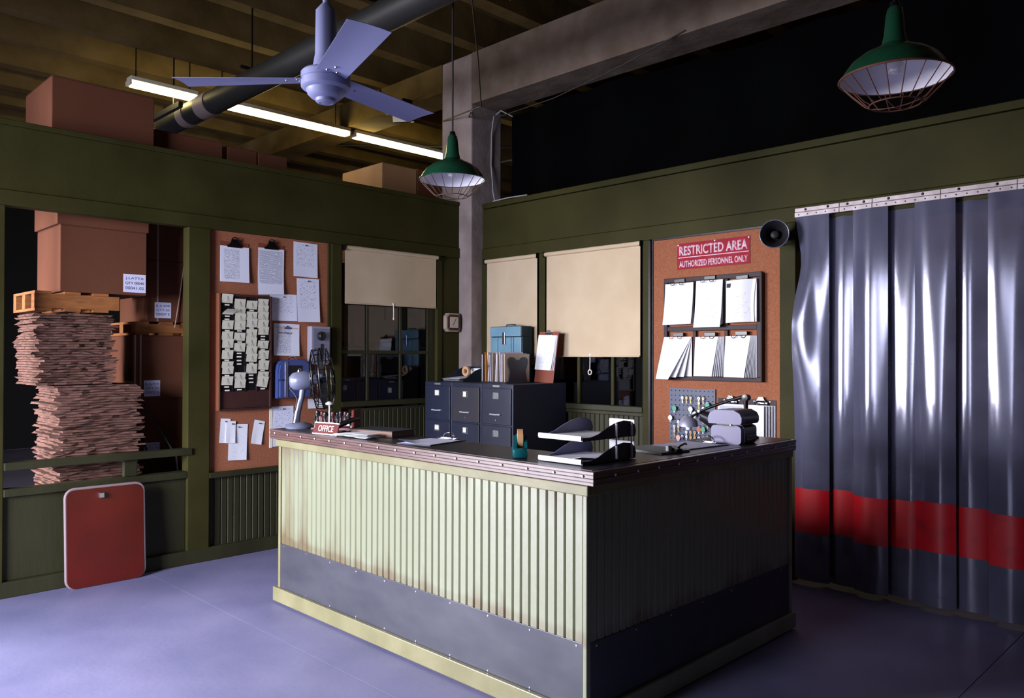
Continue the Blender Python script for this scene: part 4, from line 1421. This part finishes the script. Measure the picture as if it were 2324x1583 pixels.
for yy in (.04, .15):
    MB().cyl((.130, yy, .018), (.130, yy, .165), .0035, 8).build('post', 'chrome', t, True)
    for lv in (0, 1):
        MB().cyl((.130, yy, .012 + lv * .098), (.130, yy, .068 + lv * .098), .0065, 10).build('post_sleeve', 'white_paint', t, True)
    MB().cyl((-.130, yy, .018), (-.130, yy, .165), .0035, 8).build('post', 'chrome', t, True)
for sx in (-1, 1):
    for sy in (-1, 1):
        MB().cyl((sx * .105, sy * .16, 0), (sx * .105, sy * .16, .004), .008, 8).build('foot', 'black_rubber', t)

# time stamping machine
t = thing('stamping_machine', 'grey lilac stamping machine with black sides and rounded hood', 'office machine', (3.648, -1.505, ZT), (0, 0, math.radians(2)))
t.scale = (.9, .9, .95)
body = rrect(-.095, .095, 0, .102, .022, 4)
body = [(p[0], max(0, p[1])) for p in body]
MB().prism(body, -.098, -.060, 'y').build('front_shell', 'machine_purple', t, True)
MB().prism([(p[0] * 1.02, p[1]) for p in body], -.0598, -.050, 'y').build('white_band', 'white_paint', t, True)
MB().prism(body, -.0498, .10, 'y').build('rear_shell', 'machine_black', t, True)
hood = [(-.10, .112), (.10, .112), (.108, .125), (.108, .150), (.095, .172), (.06, .188), (-.06, .188), (-.092, .172), (-.104, .150), (-.106, .125)]
MB().prism(hood, -.118, -.070, 'y').build('hood_front', 'machine_purple', t, True)
MB().prism(hood, -.0698, .105, 'y').build('hood_rear', 'machine_black', t, True)
MB().box(-.08, .08, -.06, .08, .102, .112).build('throat', 'black_plastic', t)
MB().box(-.02, .05, -.10, -.098, .097, .101).build('slot', 'black_plastic', t)
MB().cyl((.035, -.112, .107), (.035, -.09, .107), .004, 8).build('lever', 'chrome', t, True)
MB().box(.0955, .0975, -.03, .08, .022, .050).build('side_plate', 'grey_metal', t)
MB().box(.0976, .0985, -.02, .07, .028, .042).build('side_stripe', 'red_bit', t)

# desk lamp
t = thing('desk_lamp', 'black jointed desk lamp with a small polished dome shade', 'lamp', (3.575, -1.25, ZT))
MB().lathe([(.001, 0), (.075, 0), (.075, .012), (.05, .022), (.012, .028), (.001, .028)], 24).build('base', 'black_metal', t, True)
MB().tube([(0, 0, .025), (.004, .0, .14), (.006, 0, .215)], [.010, .011, .013], 12).build('post', 'black_metal', t, True)
MB().lathe([(.001, -.022), (.018, -.020), (.018, .020), (.001, .022)], 16, Tm(.008, 0, .228), 'y').build('elbow', 'black_metal', t, True)
MB().tube([(.0, -.0, .236), (-.10, -.012, .205), (-.20, -.03, .168), (-.262, -.042, .140)], [.010, .009, .009, .008], 10).build('arm', 'black_metal', t, True)
MB().lathe([(.001, -.014), (.013, -.012), (.013, .012), (.001, .014)], 12, Tm(-.268, -.042, .135), 'y').build('arm_joint', 'chrome', t, True)
MB().lathe([(.008, .112), (.022, .108), (.042, .094), (.056, .074), (.062, .050), (.059, .050), (.053, .073), (.040, .091), (.021, .104), (.008, .107)], 28, Tm(-.335, -.05, 0), closed=True).build('dome_shade', 'lamp_dome', t, True)
MB().tube([(-.275, -.043, .128), (-.315, -.048, .108)], .008, 8).build('shade_arm', 'black_metal', t, True)
MB().tube([(-.262, -.03, .118), (-.20, .0, .085), (-.15, .02, .075)], [.030, .046, .05], 14).build('hood_shadow_cone', 'machine_black', t, True)  # dark cone put in for the shadow of the stamping machine's hood
MB().lathe([(.010, .10), (.012, .07), (.020, .045), (.014, .028), (.001, .024)], 14, Tm(-.335, -.05, 0)).build('bulb', 'lamp_white', t, True)

# ================================================================== hanging things
# ceiling fan
t = thing('ceiling_fan', 'pale three-blade industrial ceiling fan', 'ceiling fan', (2.93, -3.565, 2.66))
MB().lathe([(.001, -.082), (.034, -.082), (.040, -.078), (.042, -.066), (.060, -.062), (.074, -.048), (.080, -.030), (.094, -.026), (.100, -.020), (.101, .010), (.098, .012), (.101, .014), (.101, .038), (.094, .046), (.05, .050), (.001, .051)], 36).build('motor_housing', 'fan_white', t, True)
MB().lathe([(.020, -.0805), (.028, -.083), (.028, -.0785), (.020, -.0775)], 24, None, closed=True).build('cap_ring', 'fan_white', t, True)
MB().lathe([(.056, .050), (.050, .085), (.044, .12), (.042, .30), (.018, .33), (.001, .33)], 24).build('canopy', 'fan_white', t, True)
MB().cyl((0, 0, .18), (0, 0, 1.77), .014, 14).build('down_rod', 'fan_white', t, True)
MB().lathe([(.02, 1.66), (.055, 1.70), (.065, 1.77), (.001, 1.77)], 20).build('ceiling_cup', 'fan_white', t, True)
for ang in (101.5, -18, -137.5):
    a = math.radians(ang)
    Mb = Tm(0, 0, .012, a)
    bl = MB()
    vs, fs = [], []
    n_ = 10
    for i in range(n_ + 1):
        r_ = .085 + (.615 - .085) * i / n_
        hw = .062 + .018 * i / n_
        tw = -math.radians(10 - 4 * i / n_)
        for j in range(5):
            w_ = hw * (j / 2 - 1)
            zz = w_ * math.sin(tw) + .004 * (1 - (j / 2 - 1) ** 2)
            for side in (0,):
                vs.append((r_, w_ * math.cos(tw), zz))
    for i in range(n_):
        for j in range(4):
            q = i * 5 + j
            fs.append((q, q + 1, q + 6, q + 5))
    n0 = len(vs)
    vs += [(p[0], p[1], p[2] + .002) for p in vs]
    fs += [tuple(n0 + i for i in reversed(f_)) for f_ in fs]
    rim = [i * 5 for i in range(n_ + 1)] + [n_ * 5 + j for j in range(1, 5)] + [i * 5 + 4 for i in range(n_ - 1, -1, -1)] + [3, 2, 1]
    fs += [(rim[k], rim[(k + 1) % len(rim)], n0 + rim[(k + 1) % len(rim)], n0 + rim[k]) for k in range(len(rim))]
    b_ = bl.add(vs, fs, Mb).build('blade', 'fan_white', t, True)
    for (rr, ww) in ((.115, -.022), (.115, .018), (.165, 0)):
        MB().lathe([(.006, 0), (.005, -.004), (.001, -.005)], 8, Mb @ Tm(rr, ww, -ww * .15 + .003)).build('rivet', 'steel', b_, True)

# warehouse pendant lamps


def pendant(label, loc, cord_top, rust):
    t = thing('pendant_lamp', label, 'lamp', loc)
    R_ = .205
    out = [(.020, .282), (.028, .274), (.034, .245), (.041, .170), (.050, .132), (.080, .114), (.124, .094), (.164, .064), (.192, .026), (R_, 0)]
    inn = [(R_ - .002, -.001), (.188, .024), (.160, .060), (.120, .089), (.077, .108), (.046, .126)]
    sh = MB().lathe(out + [(R_ - .0005, -.0006)], 40)
    sh.f = [f_ for f_ in sh.f if len(f_) == 4]
    sh.build('shade', 'lamp_green', t, True)
    sn = MB().lathe(inn, 40)
    sn.f = [f_ for f_ in sn.f if len(f_) == 4]
    sn.build('inner_reflector', 'lamp_white', t, True)
    MB().tube([((R_ + .002) * math.cos(2 * PI * k / 40), (R_ + .002) * math.sin(2 * PI * k / 40), 0) for k in range(40)], .0045, 6, closed=True).build('rim', 'cage_rust' if rust else 'lamp_green', t, True)
    MB().lathe([(.001, .304), (.016, .303), (.022, .280), (.022, .268)], 16).build('cap', 'black_metal', t, True)
    MB().cyl((0, 0, .30), (0, 0, cord_top - loc[2]), .006, 8).build('cord', 'wire_black', t, True)
    w = 'cage_rust' if rust else 'cage_wire'
    cg = MB()
    cg.tube([(.095 * math.cos(2 * PI * k / 28), .095 * math.sin(2 * PI * k / 28), -.105) for k in range(28)], .0030, 6, closed=True)
    for k in range(18):
        a = 2 * PI * k / 18
        cg.tube([(r_ * math.cos(a), r_ * math.sin(a), z_) for r_, z_ in ((R_, 0), (.165, -.045), (.118, -.092), (.095, -.105))], .0022, 5)
    for a in (0, PI / 2):
        cg.tube([(.095 * c_ * math.cos(a), .095 * c_ * math.sin(a), -.105 - .012 * (1 - c_ * c_)) for c_ in (-1, -.5, 0, .5, 1)], .0022, 5)
    cg.build('wire_guard', w, t, True)
    MB().lathe([(.018, .10), (.020, .080), (.032, .055), (.034, .040), (.024, .022), (.001, .016)], 20).build('bulb', 'lamp_bulb', t, True)
    return t


PEND = pendant('green enamel pendant lamp with a wire guard in front of the column', (2.013, -2.078, 2.637), 4.75, False)
pendant('green enamel pendant lamp with a rusty wire guard at the upper right', (4.66, -2.05, 2.637), 4.75, True)
# cable from the lamp cord to the column, and a dark rod
MB().tube([(0, 0, 2.1), (-.35, .45, 1.62), (-.85, 1.0, 1.25), (-1.35, 1.5, 1.10), (-2.25, 1.815, 1.22)], .006, 6).build('feed_cable', 'wire_black', PEND, True)
tag(MB().tube([(1.55, -1.5, 4.42), (1.85, -1.39, 4.05)], .012, 8).build('hanger_rod', 'black_metal', None, True), 'short dark rod hanging at an angle below the ceiling', 'rod')

# fluorescent row beyond the left wall
for k, (ya, yb) in enumerate(((-2.62, -1.98), (-1.88, -.20), (-.13, 1.50))):
    t = thing('fluorescent_light', ('lit fluorescent strip nearest the left edge', 'lit fluorescent strip in the middle of the row below the fan', 'lit fluorescent strip nearest the column')[k], 'light', (-2.0, (ya + yb) / 2, 4.07), group='fluorescent strips over the warehouse')
    h = (yb - ya) / 2
    MB().cbox(-.06, .06, -h, h, .035, .075, .004).build('housing', 'fixture_white', t)
    for s in (-1, 1):
        MB().cyl((s * .030, -h + .02, .012), (s * .030, h - .02, .012), .026, 10).build('tube', 'tube_glow', t, True)
    for s in (-1, 1):
        MB().cbox(-.055, .055, s * h - .012, s * h + .012, -.008, .036, .003).build('end_cap', 'fixture_white', t)
    for s in (-1, 1):
        MB().cyl((0, s * h * .8, .075), (0, s * h * .8, .68), .006, 6).build('hanger', 'black_metal', t)

# big black pipe with pale bands
t = thing('ceiling_pipe', 'large black pipe with pale bands under the warehouse ceiling', 'pipe', (0, -2.2, 3.80))
MB().cyl((-2.25, 0, 0), (3.2, 0, 0), .105, 24).build('pipe', 'pipe_black', t, True)
for x0, x1 in ((-1.33, -1.12), (-1.72, -1.58)):
    MB().cyl((x0, 0, 0), (x1, 0, 0), .110, 24).build('band', 'pipe_band', t, True)
MB().lathe([(.12, -.16), (.13, -.08), (.118, 0)], 24, Tm(-2.22, 0, 0), 'x').build('end_collar', 'pipe_band', t, True)
MB().box(-2.4, -1.4, -.20, -.16, -.02, .03).build('side_channel', 'pipe_black', t)
for xx in (-2.0, -.4, 1.4):
    MB().box(xx - .015, xx + .015, -.10, .10, .105, .125).build('strap', 'black_metal', t)
    MB().cyl((xx, 0, .1), (xx, 0, .95), .008, 6).build('hanger', 'black_metal', t)
# conduit lines on the ceiling
for k, (pts, lab) in enumerate((([(-3.4, .2, 4.3), (-1.2, 2.6, 4.3)], 'thin dark conduit crossing the ceiling bays'), ([(-1.85, 1.75, 4.02), (-1.2, 1.8, 4.02), (-.6, 1.9, 4.04)], 'thin dark conduit beside the fluorescent strip'))):
    tag(MB().tube(pts, .012, 8).build('conduit', 'wire_black', None, True), lab, 'conduit')
t = thing('floodlight', 'dark bracketed floodlight behind the fan blade', 'light fitting', (-.75, -.36, 3.98))
MB().cbox(-.10, .10, -.06, .06, -.05, .05, .01, Tm(0, 0, 0, .6, .3)).build('case', 'black_metal', t)
MB().cbox(-.09, .09, -.075, -.061, -.042, .042, .004, Tm(0, 0, 0, .6, .3)).build('lens', 'fixture_white', t)
MB().tube([(0, 0, .05), (-.1, .0, .12), (-.3, .02, .10), (-.45, .05, .20), (-.5, .07, .42)], .012, 8).build('lead', 'wire_black', t, True)
MB().box(-.01, .01, -.01, .108, .04, .20).build('bracket', 'black_metal', t)

# ================================================================== stored goods beyond the left wall
def carton(label, x0, x1, y0, y1, z0, z1, m='cardboard', tape=True, lab=None, straps=(), group=None):
    """carton whose +x face looks into the office"""
    t = thing('carton', label, 'box', ((x0 + x1) / 2, (y0 + y1) / 2, z0), (0, 0, LW), group)
    hx, hy, h = (y1 - y0) / 2, (x1 - x0) / 2, z1 - z0
    MB().cbox(-hx, hx, -hy, hy, 0, h - .004, .006).build('body', m, t)
    MB().box(-hx + .002, -.002, -hy + .002, hy - .002, h - .0038, h).build('flap', m, t)
    MB().box(.002, hx - .002, -hy + .002, hy - .002, h - .0038, h).build('flap', m, t)
    for sx in straps:
        MB().box(sx - .006, sx + .006, -hy - .0015, hy + .0015, .004, h - .0005).build('strap', 'strap_pale', t)
    if lab:
        lx, lz, lw, lh, lines = lab
        p = MB().box(lx - lw / 2, lx + lw / 2, -hy - .0016, -hy - .0004, lz - lh / 2, lz + lh / 2).build('label', 'label_white', t)
        for k, s in enumerate(lines):
            text_mesh('label_text', s, lh * .17, 'ink_blue' if k != 1 else 'ink_black', p, (lx, -hy - .0017, lz + lh * (.26 - .26 * k)), lw * .82)
    return t


QT = ['B.A.999', 'QTY-25', '00007 E']
carton('upper carton with a white J label hanging over the dark gap', -.70, -.16, -3.70, -3.130, 1.960, 2.418, lab=(.200, .085, .155, .13, ['J.LATTA', 'QTY 00040', '00041-02']))
carton('top carton at the left edge above the labelled one', -.70, -.16, -3.72, -3.115, 2.4185, 2.95)
carton('carton with a white label standing on the wooden pallet', -.95, -.38, -3.045, -2.45, 1.783, 2.255, lab=(-.18, .09, .123, .12, QT), straps=(-.22,))
carton('plain carton above the pallet carton', -.95, -.38, -3.045, -2.45, 2.2555, 2.90, straps=(-.22,))
carton('strapped carton with a white label under the wooden pallet', -.98, -.38, -3.148, -2.45, 1.200, 1.680, lab=(-.205, .079, .118, .12, QT), straps=(-.29, -.33, .06))
carton('lowest strapped carton seen through the rails', -.98, -.38, -3.148, -2.45, .60, 1.1995, lab=(-.205, .228, .115, .08, ['B.A.999', 'QTY-25']), straps=(.06,))
carton('carton at floor level below the strapped cartons', -.98, -.38, -3.148, -2.45, .0, .5995)
carton('carton at floor level under the flattened boxes', -.63, -.10, -3.725, -3.165, 0, .615)
# pallets between the cartons
t = thing('wooden_pallet', 'orange wooden pallet between the labelled cartons', 'pallet', (-.68, -2.78, 1.681))
for k in range(3):
    MB().box(-.285 + k * .245, -.205 + k * .245, -.345, .31, .018, .084).build('bearer', 'pallet_wood', t)
for k in range(4):
    MB().box(-.285, .29, -.345 + k * .18, -.245 + k * .18, .0845, .1015).build('deck_board', 'pallet_wood', t)
    MB().box(-.285, .29, -.345 + k * .18, -.245 + k * .18, 0, .0175).build('deck_board', 'pallet_wood', t)
t = thing('wooden_pallet', 'orange wooden pallet under the J label carton at the left edge', 'pallet', (-.42, -3.55, 1.826))
for k in range(3):
    MB().box(-.27 + k * .225, -.20 + k * .225, -.30, .235, .018, .115).build('bearer', 'pallet_wood', t)
for k in range(3):
    MB().box(-.27, .26, -.30 + k * .18, -.20 + k * .18, .1155, .133).build('deck_board', 'pallet_wood', t)
    MB().box(-.27, .26, -.30 + k * .18, -.20 + k * .18, 0, .0175).build('deck_board', 'pallet_wood', t)
# flattened boxes, stacked


def flat_box(x, y, z, w, l, th, rz, seed):
    rnd = random.Random(seed)
    q = MB()
    n_, m_ = 8, 8
    vs, fs = [], []
    ph, am = 1.3 + rnd.uniform(-.12, .12), .0012
    for s in (0, 1):
        for j in range(m_ + 1):
            for i in range(n_ + 1):
                u, v = i / n_ - .5, j / m_ - .5
                zz = am * math.sin(5 * v + ph) + am * .7 * math.sin(7 * u + ph * 2)
                ed = max(abs(u), abs(v)) * 2
                jx = rnd.uniform(-.012, .012) if ed > .98 else 0
                vs.append((u * w + jx, v * l + jx, zz + s * th))
    S = (n_ + 1) * (m_ + 1)

    def I(s, i, j):
        return s * S + j * (n_ + 1) + i
    for j in range(m_):
        for i in range(n_):
            fs.append((I(0, i, j), I(0, i, j + 1), I(0, i + 1, j + 1), I(0, i + 1, j)))
            fs.append((I(1, i, j), I(1, i + 1, j), I(1, i + 1, j + 1), I(1, i, j + 1)))
    for j in range(m_):
        fs.append((I(0, 0, j), I(1, 0, j), I(1, 0, j + 1), I(0, 0, j + 1)))
        fs.append((I(0, n_, j), I(0, n_, j + 1), I(1, n_, j + 1), I(1, n_, j)))
    for i in range(n_):
        fs.append((I(0, i, 0), I(0, i + 1, 0), I(1, i + 1, 0), I(1, i, 0)))
        fs.append((I(0, i, m_), I(1, i, m_), I(1, i + 1, m_), I(0, i + 1, m_)))
    o = q.add(vs, fs).build('flattened_box', 'cardboard_flat', None, False, (x, y, z), (0, 0, rz))
    return o


z = .632
for k in range(40):
    th = random.uniform(.011, .018)
    o = flat_box(-.37 + random.uniform(-.015, .015), -3.455 + random.uniform(-.022, .022), z, .50, .54, th, random.uniform(-.04, .04), 100 + k)
    tag(o, {39: 'topmost flattened brown box of the tall stack behind the rails', 38: 'second flattened brown box from the top of the tall stack'}.get(k, 'flattened brown box lower down in the tall stack behind the rails'), 'flattened box', 'flattened boxes stacked behind the rails')
    z += th + .0030
zp = z + .004
while zp < 1.800:
    o = flat_box(-.38 + random.uniform(-.015, .015), -3.60 + random.uniform(-.02, .02), zp, .50, .48, .014, random.uniform(-.06, .06), 300 + int(zp * 100))
    tag(o, 'flattened brown box in the ragged pile under the pallet at the left edge', 'flattened box', 'flattened boxes in the ragged pile at the left edge')
    zp += .0172
# string and cables
tag(MB().tube([(-.37, -2.77, 2.25), (-.372, -2.80, 2.0), (-.36, -2.845, 1.74)], .004, 6).build('hanging_string', 'strap_pale', None, True), 'pale string hanging down beside the pallet carton', 'string')
tag(MB().tube([(-.30, -3.12, 1.20), (-.31, -3.05, 1.08), (-.30, -2.95, .93), (-.25, -2.87, .76), (-.2, -2.84, .3), (-.2, -2.84, .008)], .009, 6).build('dark_cord', 'wire_black', None, True), 'thick dark cord slanting down to the post behind the rails', 'cord')
tag(MB().tube([(-.34, -3.12, 1.16), (-.35, -3.10, 1.0), (-.35, -3.05, .80), (-.33, -2.99, .56), (-.3, -2.97, .3), (-.3, -2.97, .007)], .007, 6).build('dark_cord', 'wire_black', None, True), 'thin dark cord curving behind the rails', 'cord')

# boxes showing above the left wall
carton('tall carton above the left wall at the left edge', -.95, -.30, -3.72, -3.03, 2.952, 3.46)
carton('long carton above the left wall beside the tall one', -.95, -.40, -3.02, -2.45, 2.905, 3.255)
carton('second carton in the row above the left wall', -1.00, -.42, -2.40, -2.14, 2.396, 3.245)
carton('third carton in the row above the left wall', -1.00, -.42, -2.13, -1.86, 2.396, 3.240)
t = carton('pale carton lit by the strip lights above the left wall window', -1.30, -.60, -.73, -.30, 2.396, 3.43, 'cardboard_pale')
carton('dark carton above the window next to the column', -1.30, -.60, -.29, .30, 2.396, 3.44, 'cardboard')
# shelving seen through the left window
t = thing('storage_shelf', 'tall dark storage shelf of cartons behind the left window', 'shelf', (-.98, -1.10, 0))
for yy in (-1.30, 1.45):
    for xx in (-.40, .42):
        MB().box(xx - .02, xx + .02, yy - .02, yy + .02, 0, 2.359).build('upright', 'black_metal', t)
for zz in (.12, .92, 1.62, 2.36):
    MB().box(-.42, .44, -1.32, 1.47, zz, zz + .035).build('shelf_board', 'rack_wood', t)
for k, (y0, y1, z0, h, m_) in enumerate(((-2.30, -1.75, 2.396, .0, ''), (-1.74, -1.52, 1.656, .44, 'cardboard'), (-1.50, -1.05, 1.656, .50, 'cardboard'), (-1.03, -.55, 1.656, .42, 'cardboard'), (-1.74, -1.45, .956, .46, 'cardboard'), (-1.40, -.90, .956, .52, 'cardboard'), (-.86, -.42, .956, .40, 'cardboard'))):
    if not m_:
        continue
    carton(('', 'carton at the left of the upper shelf behind the left window', 'middle carton on the upper shelf behind the left window', 'carton at the right of the upper shelf behind the left window', 'carton at the left of the lower shelf behind the left window', 'middle carton on the lower shelf behind the left window', 'carton at the right of the lower shelf behind the left window')[k], -1.30, -.64, y0, y1, z0, z0 + h, m_)

# unseen goods and strip light, added to warm the top of the strip door
t = thing('fluorescent_light', 'added lit fluorescent strip warming the vinyl strip door from behind', 'light', (4.1, 2.1, 3.55), group='fluorescent strips over the warehouse')
MB().cbox(-.7, .7, -.06, .06, .035, .075, .004).build('housing', 'fixture_white', t)
MB().cyl((-.66, 0, .012), (.66, 0, .012), .02, 10).build('tube', 'tube_glow', t, True)
for s_ in (-.6, .6):
    MB().cyl((s_, 0, .075), (s_, 0, 1.2), .006, 6).build('hanger', 'black_metal', t)
for k, (y0, z0, z1) in enumerate(((2.9, 0, .8), (2.9, .802, 1.6), (2.9, 1.602, 2.35), (2.9, 2.352, 3.1))):
    carton('added pale carton catching warm light in the stack behind the strip door, number %s from the floor' % ('one', 'two', 'three', 'four')[k], 3.0, 4.6, y0, y0 + .7, z0, z1, 'cardboard_pale')
